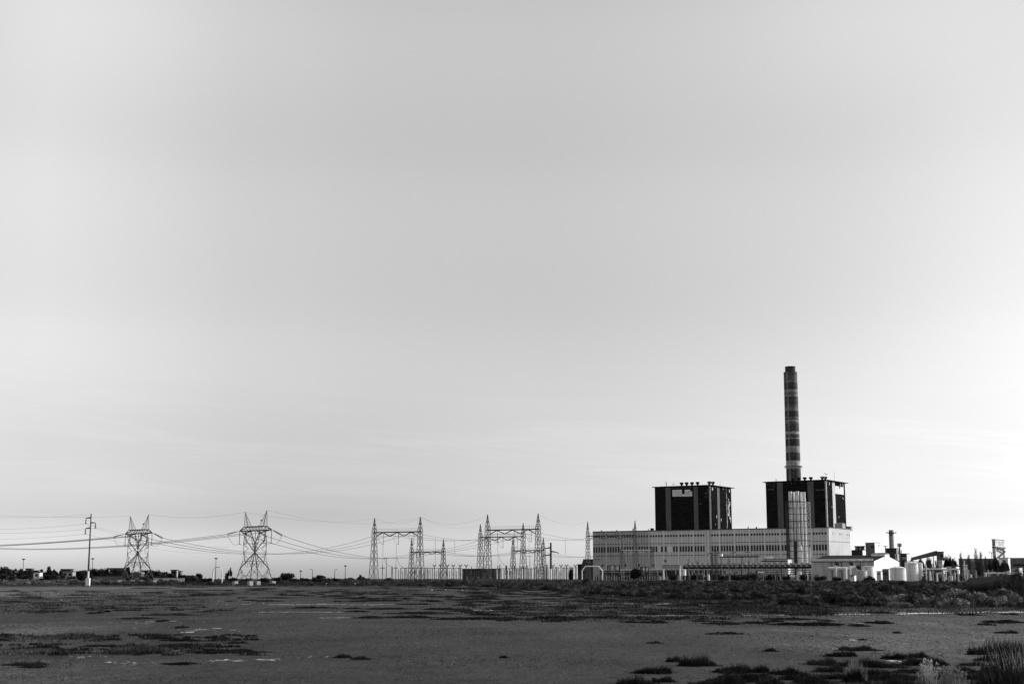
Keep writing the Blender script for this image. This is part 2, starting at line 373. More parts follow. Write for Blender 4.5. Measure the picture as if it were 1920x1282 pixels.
for i, a in enumerate([(1455, 1632, 1151.5, 3.2, 'saltbright', -1.5), (1678, 1850, 1149, 3.0, 'saltbright', -3.0), (1845, 1925, 1145.5, 3, 'saltbright', 0), (1120, 1275, 1130.5, 4, 'salt', 0), (1298, 1325, 1130.5, 4, 'salt', 0),
      (1180, 1330, 1152.5, 3, 'salt', 0), (1395, 1440, 1152, 3, 'salt', 0), (1370, 1398, 1139.5, 3, 'saltbright', 0), (500, 750, 1132.3, 4, 'salt', .5), (380, 520, 1127, 4, 'salt', 0), (420, 470, 1132, 7, 'saltbright', 0),
      (600, 655, 1157, 2, 'salt', 0), (480, 650, 1146.5, 2, 'salt', 0), (865, 950, 1132, 3, 'salt', 0), (880, 908, 1143.2, 2.5, 'saltbright', 0), (240, 335, 1170, 7, 'salt', 0), (335, 450, 1178, 2.4, 'salt', 6), (368, 392, 1180, 2.6, 'saltbright', 0),
      (190, 300, 1165, 1.6, 'salt', 0), (480, 625, 1236, 1.0, 'saltbright', -5.5), (440, 520, 1237.5, .9, 'salt', -1), (200, 300, 1241, .9, 'saltbright', 2.5), (130, 200, 1231, 1.0, 'salt', 0), (385, 450, 1238, .7, 'saltbright', -1.5), (1596, 1612, 1199.5, .8, 'salt', 0),
      (1670, 1690, 1239, .6, 'saltbright', 0), (1520, 1545, 1275, .7, 'saltbright', 0), (1560, 1580, 1216, .6, 'salt', 0), (1820, 1850, 1200, .8, 'salt', 0), (1700, 1770, 1135, 4, 'saltbright', 3), (1720, 1745, 1140, 3, 'saltbright', 0), (1610, 1625, 1168, 1, 'salt', 0)]):
    salt(a[0], a[1], a[2], a[3], M[a[4]], i, a[5])
# ================================================================== THE POWER STATION
ZB = 1.25                                                          # level of the plant's ground
C0 = plan(1557, 1200)
HALL_L = hit(1112, C0, HU); HALL_W = hit(1597, C0, HV); HALL_H = Zat(1557, 987.5, 1200)
def zface(px, py, O=C0, d=HU):
    t = hit(px, O, d, py); p = O + d * t; return t, Zat(px, py, p.y)
def turbine_hall():
    root = thing('turbine_hall', 'long low turbine hall with pale ribbed walls and two rows of dark windows', 'power station hall', C0 + UP * ZB)
    O = C0
    mb = MB(); mb.obox(O, HU, HV, .3, HALL_L - .3, .62, HALL_W - .3, ZB - 1, HALL_H - .8); mb.build('building_core', M['darkwall'], root)
    mb = MB(); mb.obox(O, HU, HV, -.3, HALL_L + .2, -.5, HALL_W + .2, HALL_H - .8, HALL_H - .45)
    mb.obox(O, HU, HV, 0, HALL_L, 0, .4, HALL_H - .45, HALL_H); mb.obox(O, HU, HV, 0, .4, .4, HALL_W, HALL_H - .45, HALL_H); mb.build('roof', M['roof'], root)
    uj = hit(1324, O, HU); uk = hit(1331, O, HU)                    # the expansion joint between two blocks
    z0 = zface(1420, 1066)[1]
    mb = MB(); mb.obox(O, HU, HV, uj, uk, -.1, .6, z0, HALL_H - .8); mb.obox(O, HU, HV, uj + .2, uj + .9, -.5, -.1, z0, HALL_H - .8); mb.obox(O, HU, HV, uk - .9, uk - .2, -.5, -.1, z0, HALL_H - .8)
    mb.build('joint_panel', M['clad'], root)
    bays = [(lerp(uk, HALL_L - 2.2, 0), 0)] and []
    for k in range(8): bays.append((lerp(.6, uj, k / 8), lerp(.6, uj, (k + 1) / 8), False))
    for k in range(8): bays.append((lerp(uk, HALL_L, k / 8), lerp(uk, HALL_L, (k + 1) / 8), True))
    # window heights are constant along the wall: read them at the near end
    zt0, zt1 = zface(1540, 1031.0)[1], zface(1540, 1020.5)[1]
    zs0, zs1 = zface(1540, 1001.3)[1], zface(1540, 997.7)[1]
    zj = [zface(1540, 1014.5)[1], zface(1540, 1038.5)[1]]
    panes = set([(10, 2), (10, 3), (11, 1)])  # tall windows coloured white for their bright reflection
    for bi, (u0, u1, left_block) in enumerate(bays):
        mb = MB(); w = u1 - u0
        mb.obox(O, HU, HV, u0 + .02, u1 - .02, 0, .6, z0, HALL_H - .8)
        bay = mb.build('facade_bay', M['claddark' if bi >= 12 else 'clad'], root)  # the leftmost bays take the darker cladding
        rm = M['ribdark' if bi >= 12 else 'rib']
        n = 6; rb = MB()
        rb.obox(O, HU, HV, u0 + .02, u0 + 1.1, -.55, 0, z0, HALL_H - .8)
        xs = [u0 + 1.1 + (w - 1.1) * (k + .5) / 5 for k in range(5)]
        sp = (w - 1.1) / 5
        for k in range(1, 5): rb.obox(O, HU, HV, xs[k] - sp / 2 - .22, xs[k] - sp / 2 + .22, -.4, 0, z0, HALL_H - .8)
        rb.build('ribs', rm, bay)
        if left_block or bi not in (99,):
            for k, x in enumerate(xs):
                b_ = MB(); b_.obox(O, HU, HV, x - sp * .35, x + sp * .35, -.06, 0, zt0 - .15, zt1 + .15); b_.build('tall_window', M['white' if (bi, k) in panes else 'glass'], bay)
                b_ = MB(); b_.obox(O, HU, HV, x - sp * .35, x + sp * .35, -.06, 0, zs0 - .1, zs1 + .1); b_.build('clerestory_window', M['glass'], bay)
        for z in zj:
            lv = MB(); lv.obox(O, HU, HV, xs[0] - sp * .4, xs[4] + sp * .4, -.05, 0, z - .38, z + .38); lv.build('louvre_strip', M['midwall'], bay)  # shade of the louvres is put into the strip's dark colour
    for px, py in ((1130, 1060), (1173, 1059), (1198, 1059), (1225, 1059), (1247, 1051)):
        t, z = zface(px, py); b_ = MB(); b_.obox(O, HU, HV, t - .8, t + .8, -.5, .3, z - 1, z + 1); b_.build('vent_opening', M['dark'], root)
    # open ground floor under the cladding
    mb = MB(); mb.obox(O, HU, HV, 4, HALL_L - .3, -1.6, .6, z0 - .9, z0); mb.build('canopy', M['claddark'], root)
    for k in range(25):
        u = lerp(5, HALL_L - 2, k / 24); b_ = MB(); b_.obox(O, HU, HV, u - .35, u + .35, -1.2, -.5, ZB - .5, z0 - .9); b_.build('column', M['concrete' if k % 3 else 'paleconcrete'], root)
    # end wall, lit by the sun
    ew = MB(); ew.obox(O, HU, HV, 0, .6, -.1, HALL_W, ZB - 1, HALL_H - .8); end = ew.build('end_wall', M['cladend'], root)
    rb = MB()
    for k in range(1, 20):
        v = HALL_W * k / 20; rb.obox(O, HU, HV, -.22, 0, v - .2, v + .2, ZB, HALL_H - .8)
    rb.build('ribs', M['cladend'], end)
    rb = MB()
    for k in range(19):
        v = HALL_W * (k + .5) / 20; rb.obox(O, HU, HV, -.06, 0, v - .8, v + .8, zj[0] - .3, zj[0] + .3)
    rb.build('louvre_strip', M['roof'], end)
    for f_ in (.18, .30, .47, .52, .60, .65, .83, .93):
        b_ = MB(); b_.obox(O, HU, HV, -.05, 0, HALL_W * f_ - .6, HALL_W * f_ + .6, zs0 - .2, zs1 + .2); b_.build('slot_window', M['roof'], end)
    for px, s, m in ((1187, 1.6, 'white'), (1404, 1.4, 'white'), (1127, .7, 'dark'), (1156, .7, 'dark'), (1216, .8, 'concrete'), (1221, 1.6, 'dark'), (1224, 1.3, 'dark'), (1419, 1.0, 'dark')):
        t = hit(px, O, HU); b_ = MB(); b_.obox(O, HU, HV, t - s * .45, t + s * .45, 1, 1 + s, HALL_H - .45, HALL_H + s * 1.1); b_.obox(O, HU, HV, t - s * .6, t + s * .6, .8, 1.2 + s, HALL_H + s * 1.1, HALL_H + s * 1.1 + .2)
        b_.build('roof_vent_box', M[m], root)
    # roof plant behind the right end
    b_ = MB(); t = 1.5; b_.obox(O, HU, HV, t, t + 7, HALL_W - 16, HALL_W - 8, HALL_H - .45, HALL_H + 4.2)
    for k in range(3): b_.cyl((O + HU * (2.6 + 2.2 * k) + HV * (HALL_W - 12)), .8, HALL_H + 4.2, HALL_H + 5.0)
    b_.build('roof_plant_box', M['concrete'], root)
turbine_hall()
SETB = 58.0
def boiler_house(pxl, pxc, pxr, ytop, ybase, label, pil, strips, which):
    O0 = C0 + HV * SETB; O = O0 + HU * hit(pxc, O0, HU, 940); Y = O.y
    L = hit(pxl, O, HU, 940); Wd = hit(pxr, O, HV, 940); zt = Zat(pxc, ytop, Y)
    root = thing('boiler_house', label, 'boiler house', O + UP * ZB)
    zw = zt - 1.2
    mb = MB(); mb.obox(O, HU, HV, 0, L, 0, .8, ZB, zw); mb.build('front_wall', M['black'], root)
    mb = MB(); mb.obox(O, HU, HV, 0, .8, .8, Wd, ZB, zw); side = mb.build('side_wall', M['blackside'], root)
    mb = MB(); mb.obox(O, HU, HV, .8, L, .8, Wd, ZB, zw); mb.build('building_core', M['black'], root)
    mb = MB(); mb.obox(O, HU, HV, -2.4, L + 2.6, -1.0, Wd + 3.0, zw, zw + .5); mb.obox(O, HU, HV, -.3, L + .3, -.3, Wd + .3, zw + .5, zw + .8); mb.build('roof', M['dark'], root)
    def fu(px, py=940): return hit(px, O, HU, py)
    def sv(px, py=940): return hit(px, O, HV, py)
    for a, b in pil[0]:
        mb = MB(); mb.obox(O, HU, HV, fu(b), fu(a), -.25, 0, ZB, zw - .3); mb.build('wall_strip', M['pilaster'], root)
    for a, b in pil[1]:
        mb = MB(); mb.obox(O, HU, HV, -.25, 0, sv(a), sv(b), ZB, zw - .3); mb.build('wall_strip', M['pilaster' if which == 1 else 'strip'], root)
    mb = MB(); mb.obox(O, HU, HV, -.3, 1.0, -.3, .9, ZB, zw - .2); mb.build('corner_strip', M['strip'], root)
    # plan tags along the top of the walls
    rr = random.Random(3 + which); mk = MB()
    rows = [((1240, 1247), 912, 4), ((1320, 1331), 918, 4)] if which == 1 else [((1436, 1451), 917.3, 8), ((1437, 1453), 908, 4), ((1439, 1452), 912, 4), ((1527, 1548), 918.2, 9), ((1474, 1512), 905, 6), ((1535, 1548), 903.5, 3)]
    if which == 1: rows += [((1259, 1296), 914.2, 14), ((1318, 1331), 921.5, 4), ((1320, 1331), 925, 4), ((1322, 1331), 930.5, 4), ((1311, 1320), 944, 4)]
    for (a, b), y, n in rows:
        for k in range(n):
            if rr.random() < .15: continue
            t = fu(lerp(b, a, (k + .5) / n), y); z = Zat(lerp(b, a, (k + .5) / n), y, (O + HU * t).y); s = rr.uniform(.25, .5)
            mk.obox(O, HU, HV, t - s, t + s, -.07, 0, z - s * 1.1, z + s * 1.1)
    mk.build('small_wall_panels', M['midwall'], root)
    mk = MB()
    for k in range(7):
        v = Wd * rr.uniform(.08, .95); s = rr.uniform(.35, .8); mk.obox(O, HU, HV, -.08, 0, v - s, v + s, zw - 1.2 - 3.2 * rr.random(), zw - .4)
    for k in range(5):
        v = Wd * rr.uniform(.2, .95); s = rr.uniform(.25, .6); z = lerp(zw - 40, zw - 12, rr.random()); mk.obox(O, HU, HV, -.08, 0, v - s, v + s, z - s * 2, z + s * 2)
    mk.build('torn_cladding', M['strip'], side)
    if which == 1:                                                  # ragged pale tear and a thin pipe down the side
        mk = MB(); v = sv(1361.6); pts = []
        for k in range(25):
            z = lerp(HALL_H - 1, zw - 2, k / 24); pts.append(O + HV * (v + rr.uniform(-.3, .3)) - HU * .3 + UP * z)
        mk.path(pts, .7); mk.build('drain_pipe', M['strip'], side)
        mk = MB(); zs = [Zat(1367, y, (O + HV * sv(1367)).y) for y in (935, 943, 950, 957, 963, 970, 980)]
        cs = [sv(x) for x in (1366.5, 1367.4, 1365.8, 1366.6, 1365.8, 1368, 1368.6)]; ws = [1.2, 3.8, 3.2, 1.8, 3.4, 2.8, .8]
        for i in range(6):
            for j in range(3):
                z0 = lerp(zs[i], zs[i + 1], j / 3); z1 = lerp(zs[i], zs[i + 1], (j + .8) / 3); c = lerp(cs[i], cs[i + 1], j / 3) + rr.uniform(-.8, .8); w_ = lerp(ws[i], ws[i + 1], j / 3) * rr.uniform(.3, .8)
                mk.obox(O, HU, HV, -.12, 0, c - w_, c + w_ * .6, z1, z0)
        mk.build('torn_cladding', M['strip'], side)
        # white notice panel with a missing piece and dim lettering
        def R_(x0, x1, y0, y1, d0, d1, mb):
            a = fu(x1, 924); b = fu(x0, 924); Ya = (O + HU * fu((x0 + x1) / 2, 924)).y
            mb.obox(O, HU, HV, a, b, d0, d1, Zat((x0 + x1) / 2, y1, Ya), Zat((x0 + x1) / 2, y0, Ya))
        mb = MB(); R_(1261, 1279, 917.8, 930.4, -.35, -.02, mb); R_(1279, 1284, 926, 930.4, -.35, -.02, mb); R_(1284, 1297.8, 921, 930.2, -.35, -.02, mb); R_(1284, 1294.5, 917.5, 921, -.35, -.02, mb)
        sg = mb.build('wall_sign', M['pale'], root); mb = MB()
        for y in (921.6, 924.6, 927.2):
            x = 1263.5
            while x < 1296:
                wd = rr.choice([.5, .8, 1.1])
                if not (1278.5 < x + wd and x < 1285) and rr.random() < (.75 if x < 1279 else .5): R_(x, x + wd, y - .55, y + .55, -.4, -.35, mb)
                x += wd + rr.choice([.5, .7, 1.4])
        mb.build('lettering', M['darkwall'], sg)
    else:
        v0, v1 = sv(1566), sv(1582); Yb = (O + HV * v0).y
        mb = MB(); mb.obox(O, HU, HV, -.35, 0, v0, v1, Zat(1574, 925, Yb), Zat(1574, 910.5, Yb)); sg = mb.build('wall_sign', M['palewall'], root)
        mb = MB(); mb.obox(O, HU, HV, -.4, -.35, lerp(v0, v1, .45), lerp(v0, v1, .57), Zat(1574, 914.5, Yb), Zat(1574, 910.5, Yb)); mb.build('lettering', M['midwall'], sg)
    vents = [(1274.5, 904, 4), (1284, 903.6, 4), (1294, 903.4, 4), (1304.5, 903, 4), (1323, 902, 8), (1329, 902.4, 9)] if which == 1 else [(1484, 896, 4), (1495, 894.6, 4), (1506, 894.2, 4), (1517.5, 893.9, 4), (1536, 892.8, 8), (1541, 893.2, 9)]
    for px, y, vv in vents:
        t = fu(px, 900); p = O + HU * t + HV * vv; z1 = Zat(px, y, p.y); h = z1 - (zw + .8)
        mb = MB(); big = vv > 6
        mb.lathe(p, [(.8, zw + .4), (.9, zw + .8 + h * .3), (1.75, zw + .8 + h * .55), (1.85, z1 - h * .15), (1.2, z1)], 12)
        vt = mb.build('roof_ventilator', M['dark'], root, smooth=True)
        if big: b_ = MB(); b_.obox(p, HU, HV, -.7, .7, -2.0, -1.85, z1 - .9 - .6, z1 - .9 + .6); b_.build('cowl_opening', M['strip'], vt)
    for px, y, w_ in ([(1247, 903, .5), (1244, 899, .12), (1351, 902, .12)] if which == 1 else [(1453, 897.5, .5), (1566, 884, .14)]):
        t = fu(px, 905) if px < pxc else 0; p = O + HU * t + HV * (3 if px < pxc else sv(px)); mb = MB(); mb.beam(p + UP * (zw + .4), p + UP * Zat(px, y, p.y), w_); mb.build('roof_mast', M['girder'], root)
    xa, ya, xb, yb = (1260, 908.5, 1265, 906.2) if which == 1 else (1544.5, 886.6, 1551.5, 889.2)
    t = fu((xa + xb) / 2, 905); p = O + HU * t + HV * 3; q0 = W(xa, ya, p.y); q1 = W(xb, yb, p.y); mb = MB(); mb.beam(q0, q1, .35); mb.beam((q0 + q1) / 2, Vector((q0.x * .5 + q1.x * .5, p.y, zw + .4)), .15); mb.build('roof_davit', M['girder'], root)
    mb = MB()
    if which == 1: mb.obox(O, HU, HV, -6.5, -.4, Wd - 5, Wd, HALL_H - .3, HALL_H + 2.6)
    else:
        for k in range(4): mb.obox(O, HU, HV, -6 + 1.5 * k, -5 + 1.5 * k, Wd - 6, Wd - 1, HALL_H - .3, HALL_H + 4 - .5 * (k % 2))
    mb.build('lean_to_plant', M['darkwall' if which == 1 else 'concrete'], root)
boiler_house(1228, 1332, 1371.3, 907.5, 988, 'black boiler house with a white notice panel on its front and a torn side', (((1248.4, 1257.9), (1301, 1309)), ((1344.7, 1349),)), None, 1)
boiler_house(1436.5, 1550, 1585.3, 897.6, 988, 'black boiler house standing in front of the tall banded chimney', (((1458, 1468.7), (1515, 1526.4)), ((1561, 1566),)), None, 2)
# ------------------------------------------------------------------ chimneys
def banded(name, stops, z0, z1, base=(.05, .3)):
    m = bpy.data.materials.new(name); nt, b = nodes_of(m); tc = N(nt, 'ShaderNodeTexCoord'); sx = N(nt, 'ShaderNodeSeparateXYZ'); nt.links.new(tc.outputs['Object'], sx.inputs[0])
    nz = N(nt, 'ShaderNodeTexNoise', Scale=.35, Detail=6.0, Roughness=.7); nt.links.new(tc.outputs['Object'], nz.inputs[0])
    n2 = N(nt, 'ShaderNodeTexNoise', Scale=.8, Detail=5.0, Roughness=.75); nt.links.new(tc.outputs['Object'], n2.inputs[0])
    ad = N(nt, 'ShaderNodeMath'); ad.operation = 'MULTIPLY_ADD'; nt.links.new(nz.outputs[0], ad.inputs[0]); ad.inputs[1].default_value = 3.0; nt.links.new(sx.outputs[2], ad.inputs[2])
    mr = N(nt, 'ShaderNodeMapRange'); mr.inputs['From Min'].default_value = z0 + 1.5; mr.inputs['From Max'].default_value = z1 + 1.5; nt.links.new(ad.outputs[0], mr.inputs[0])
    cr = N(nt, 'ShaderNodeValToRGB'); cr.color_ramp.interpolation = 'CONSTANT'; e = cr.color_ramp.elements
    while len(e) < len(stops): e.new(.5)
    for q, (z, v) in zip(e, sorted(stops)): q.position = min(1, max(0, (z - z0) / (z1 - z0))); q.color = (v, v, v, 1)
    nt.links.new(mr.outputs[0], cr.inputs[0])
    fl = N(nt, 'ShaderNodeMapRange'); fl.inputs['From Min'].default_value = .38; fl.inputs['From Max'].default_value = .66; fl.inputs['To Min'].default_value = .35; fl.inputs['To Max'].default_value = 1.9; nt.links.new(n2.outputs[0], fl.inputs[0])
    mu = N(nt, 'ShaderNodeMath'); mu.operation = 'MULTIPLY'; nt.links.new(cr.outputs[0], mu.inputs[0]); nt.links.new(fl.outputs[0], mu.inputs[1])
    nt.links.new(mu.outputs[0], b.inputs['Base Color']); b.inputs['Roughness'].default_value = .85; b.inputs['Specular IOR Level'].default_value = .2; return m
def chimney():
    p = plan(1488, 1335, 890); Y = p.y; z = lambda y: Zat(1485, y, Y)
    ru = lambda y: lerp(13.9, 12.9, (890 - y) / 192) * Y / FE * .985
    root = thing('chimney', 'tall concrete chimney with flaking dark and light painted bands', 'chimney', p + UP * ZB)
    bands = [(698, .10), (706, .13), (716, .24), (717.5, .045), (724, .06), (726, .04), (731, .22), (737, .13), (742, .24), (744, .045), (751, .06), (753, .04), (759, .10), (764, .15), (770.5, .24), (771.5, .04), (784, .24), (785.5, .05), (788, .24), (792, .13), (795, .05), (811, .36), (814.5, .08), (822.5, .34), (824.3, .035), (837.5, .27), (844, .20), (850, .04), (865, .33), (877, .38), (879, .045)]
    bands = [(y, v * 1.3 if v < .08 else v * .92 if y < 840 else v * 1.05) for y, v in bands]
    z0 = ZB
    st = []; prev = None
    for y, v in bands[::-1]: pass
    ys = [b[0] for b in bands] + [960]
    for (y, v), yn in zip(bands, ys[1:]): st.append((z(yn) - z0, v))
    st.append((0, .25)); top = z(698)
    m = banded('chimney_bands', st, 0, top - z0)
    mb = MB(); prof = [(ru(960) * 1.25, ZB)] + [(ru(y), z(y)) for y in (960, 900, 850, 800, 750, 700)] + [(ru(697) * 1.02, z(699)), (ru(697) * 1.02, top), (ru(697) * .8, top)]
    mb.lathe(p, prof, 40); mb.build('shaft', m, root, smooth=True)
    mb = MB(); r = ru(697) * .77; mb.lathe(p, [(r, top - 1), (r, z(688.2)), (r * 1.02, z(687.4)), (r * .9, z(687.2))], 32); mb.build('flue_cap', M['darkwall'], root, smooth=True)
    mb = MB(); zr = z(876.5); mb.lathe(p, [(ru(876), zr), (ru(876) + 1.5, zr), (ru(876) + 1.5, zr + .35), (ru(876), zr + .35)], 32)
    for k in range(24):
        a = 2 * math.pi * k / 24; q = p + Vector((math.cos(a), math.sin(a), 0)) * (ru(876) + 1.4); mb.beam(q + UP * zr, q + UP * (zr + 1.5), .12)
    mb.lathe(p, [(ru(876) + 1.35, zr + 1.45), (ru(876) + 1.5, zr + 1.45), (ru(876) + 1.5, zr + 1.6), (ru(876) + 1.35, zr + 1.6)], 32); mb.build('gallery', M['concrete'], root)
    mb = MB(); a = math.radians(-128); d = Vector((math.cos(a), math.sin(a), 0)); s_ = Vector((-d.y, d.x, 0))
    for o_ in (-.5, .5): mb.beam(p + d * (ru(960) + .5) + s_ * o_ + UP * z(960), p + d * (ru(700) + .5) + s_ * o_ + UP * z(700), .16)
    for k in range(70): y = lerp(958, 701, k / 69); mb.beam(p + d * (ru(y) + .5) - s_ * .5 + UP * z(y), p + d * (ru(y) + .5) + s_ * .5 + UP * z(y), .1)
    mb.build('ladder', M['paleconcrete'], root)
chimney()
def small_chimney():
    Y = 1420; p = plan(1672, Y, 1020); z = lambda y: Zat(1672, y, Y); r = 4.6 * Y / FE
    root = thing('chimney', 'shorter pale chimney with a ring gallery, behind a dark block', 'chimney', p + UP * ZB)
    m = banded('small_chimney_bands', [(0, .42), (z(1006) - ZB, .36), (z(1000) - ZB, .2)], 0, z(993) - ZB)
    mb = MB(); mb.lathe(p, [(r * 1.15, ZB), (r * 1.03, z(1030)), (r * .96, z(994)), (r * .85, z(993.2))], 24); mb.build('shaft', m, root, smooth=True)
    mb = MB(); mb.lathe(p, [(r, z(999.5)), (r + 2.6, z(999)), (r + 2.6, z(998.2)), (r, z(998))], 24)
    for k in range(14): a = 2 * math.pi * k / 14; q = p + Vector((math.cos(a), math.sin(a), 0)) * (r + 2.4); mb.beam(q + UP * z(998.4), q + UP * z(996.5), .2)
    mb.build('gallery', M['roof'], root)
    mb = MB(); d = Vector((-.75, -.66, 0)); mb.beam(p + d * (r + .5) + UP * z(1030), p + d * (r + .4) + UP * z(995), .5); mb.build('ladder', M['girder'], root)
small_chimney()
# ------------------------------------------------------------------ cluster of bright steel exhaust stacks
def exhaust_tower():
    D = 1090; s = D / FE; P = lambda px, dy=0: plan(px, D + dy, 1000); z = lambda y: Zat(1495, y, D)
    root = thing('exhaust_stack_tower', 'cluster of five bright steel exhaust pipes in a lattice frame before the hall', 'exhaust stack', P(1497) + UP * ZB)
    for a, b, yt, dy in ((1480, 1488, 921.5, -1.5), (1488.7, 1493.3, 921.8, 2.2), (1493.7, 1501.2, 921, -1.5), (1502.2, 1507, 922, 1.8), (1507.8, 1513, 922.2, -.5)):
        r = (b - a) / 2 * s * .84; mb = MB(); c = P((a + b) / 2, dy); zz = [(r, ZB if a != 1488.7 else z(1014))]
        for y in (1055, 1030, 1013, 989, 977, 964, 952, 940) if a != 1488.7 else (1001, 989, 977, 964, 952, 940):
            zz += [(r, z(y) - .3), (r * 1.07, z(y) - .25), (r * 1.07, z(y) + .25), (r, z(y) + .3)]
        zz += [(r, z(yt)), (r * .9, z(yt) + .02), (r * .9, z(yt) - 1)]
        mb.lathe(c, zz, 24); mb.build('exhaust_pipe', M['steelpipe'], root, smooth=True)
    a = P(1482.5, 7); b = P(1514, 7); mb = MB(); mb.obox(a, (b - a).normalized(), Vector((0, 1, 0)), 0, (b - a).length, -1.2, 1.2, ZB, z(955)); mb.build('dark_backing', M['darkwall'], root)  # dark box added behind the pipes so their gaps read as shade
    for px, yt in ((1505.5, 1024), (1509.8, 1022), (1514, 1023), (1517.8, 1025)):
        mb = MB(); mb.lathe(P(px, -4), [(1.45 * s, ZB), (1.4 * s, z(1030)), (1.0 * s, z(yt))], 14); mb.build('branch_pipe', M['steelpipe'], root, smooth=True)
    mb = MB(); mb.lathe(P(1498.4, -2.5), [(4.7 * s, z(1062)), (4.7 * s, z(1030)), (3.6 * s, z(1022))], 24); mb.build('silencer', M['steelpipe'], root, smooth=True)
    mb = MB()
    levels = [1058, 1046, 1033, 1023, 1013, 1001, 989, 977, 964, 952, 941]
    def bay(xa, xb, wd, top=None):
        L = [y for y in levels if top is None or y >= top]
        for px in (xa, xb):
            for dy in (-4, 4): mb.beam(P(px, dy) + UP * ZB, P(px, dy) + UP * z(L[-1]), wd)
        for i, y in enumerate(L):
            for dy in (-4, 4): mb.beam(P(xa, dy) + UP * z(y), P(xb, dy) + UP * z(y), wd * .8)
            for px in (xa, xb): mb.beam(P(px, -4) + UP * z(y), P(px, 4) + UP * z(y), wd * .6)
            if i + 1 < len(L):
                for dy in (-4, 4):
                    a, b = (xa, xb) if (i + (dy > 0)) % 2 else (xb, xa)
                    mb.beam(P(a, dy) + UP * z(y), P(b, dy) + UP * z(L[i + 1]), wd * .6)
    bay(1513.8, 1520.4, .42); mb.build('lattice_frame', M['pale'], root)
    mb = MB(); bay(1474.5, 1479.6, .5); bay(1476, 1478, .4, 952)
    for y in levels[1:]:
        mb.beam(P(1474.5, -4.2) + UP * z(y), P(1520, -4.2) + UP * z(y), .36)
    mb.build('lattice_frame', M['girder'], root)
    for y, xa, xb in ((940, 1476, 1503), (977, 1480, 1502), (1013, 1474, 1506), (952, 1474, 1482), (989, 1474, 1484)):
        mb = MB(); a = P(xa); b = P(xb); mb.obox(a, (b - a).normalized(), Vector((0, 1, 0)), 0, (b - a).length, -6, -3.6, z(y) - .35, z(y) + .1); mb.beam(P(xa, -6) + UP * (z(y) + 1.3), P(xb, -6) + UP * (z(y) + 1.3), .12)
        for k in range(9): q = P(lerp(xa, xb, k / 8), -6); mb.beam(q + UP * z(y), q + UP * (z(y) + 1.3), .1)
        mb.build('platform', M['girder'], root)
exhaust_tower()
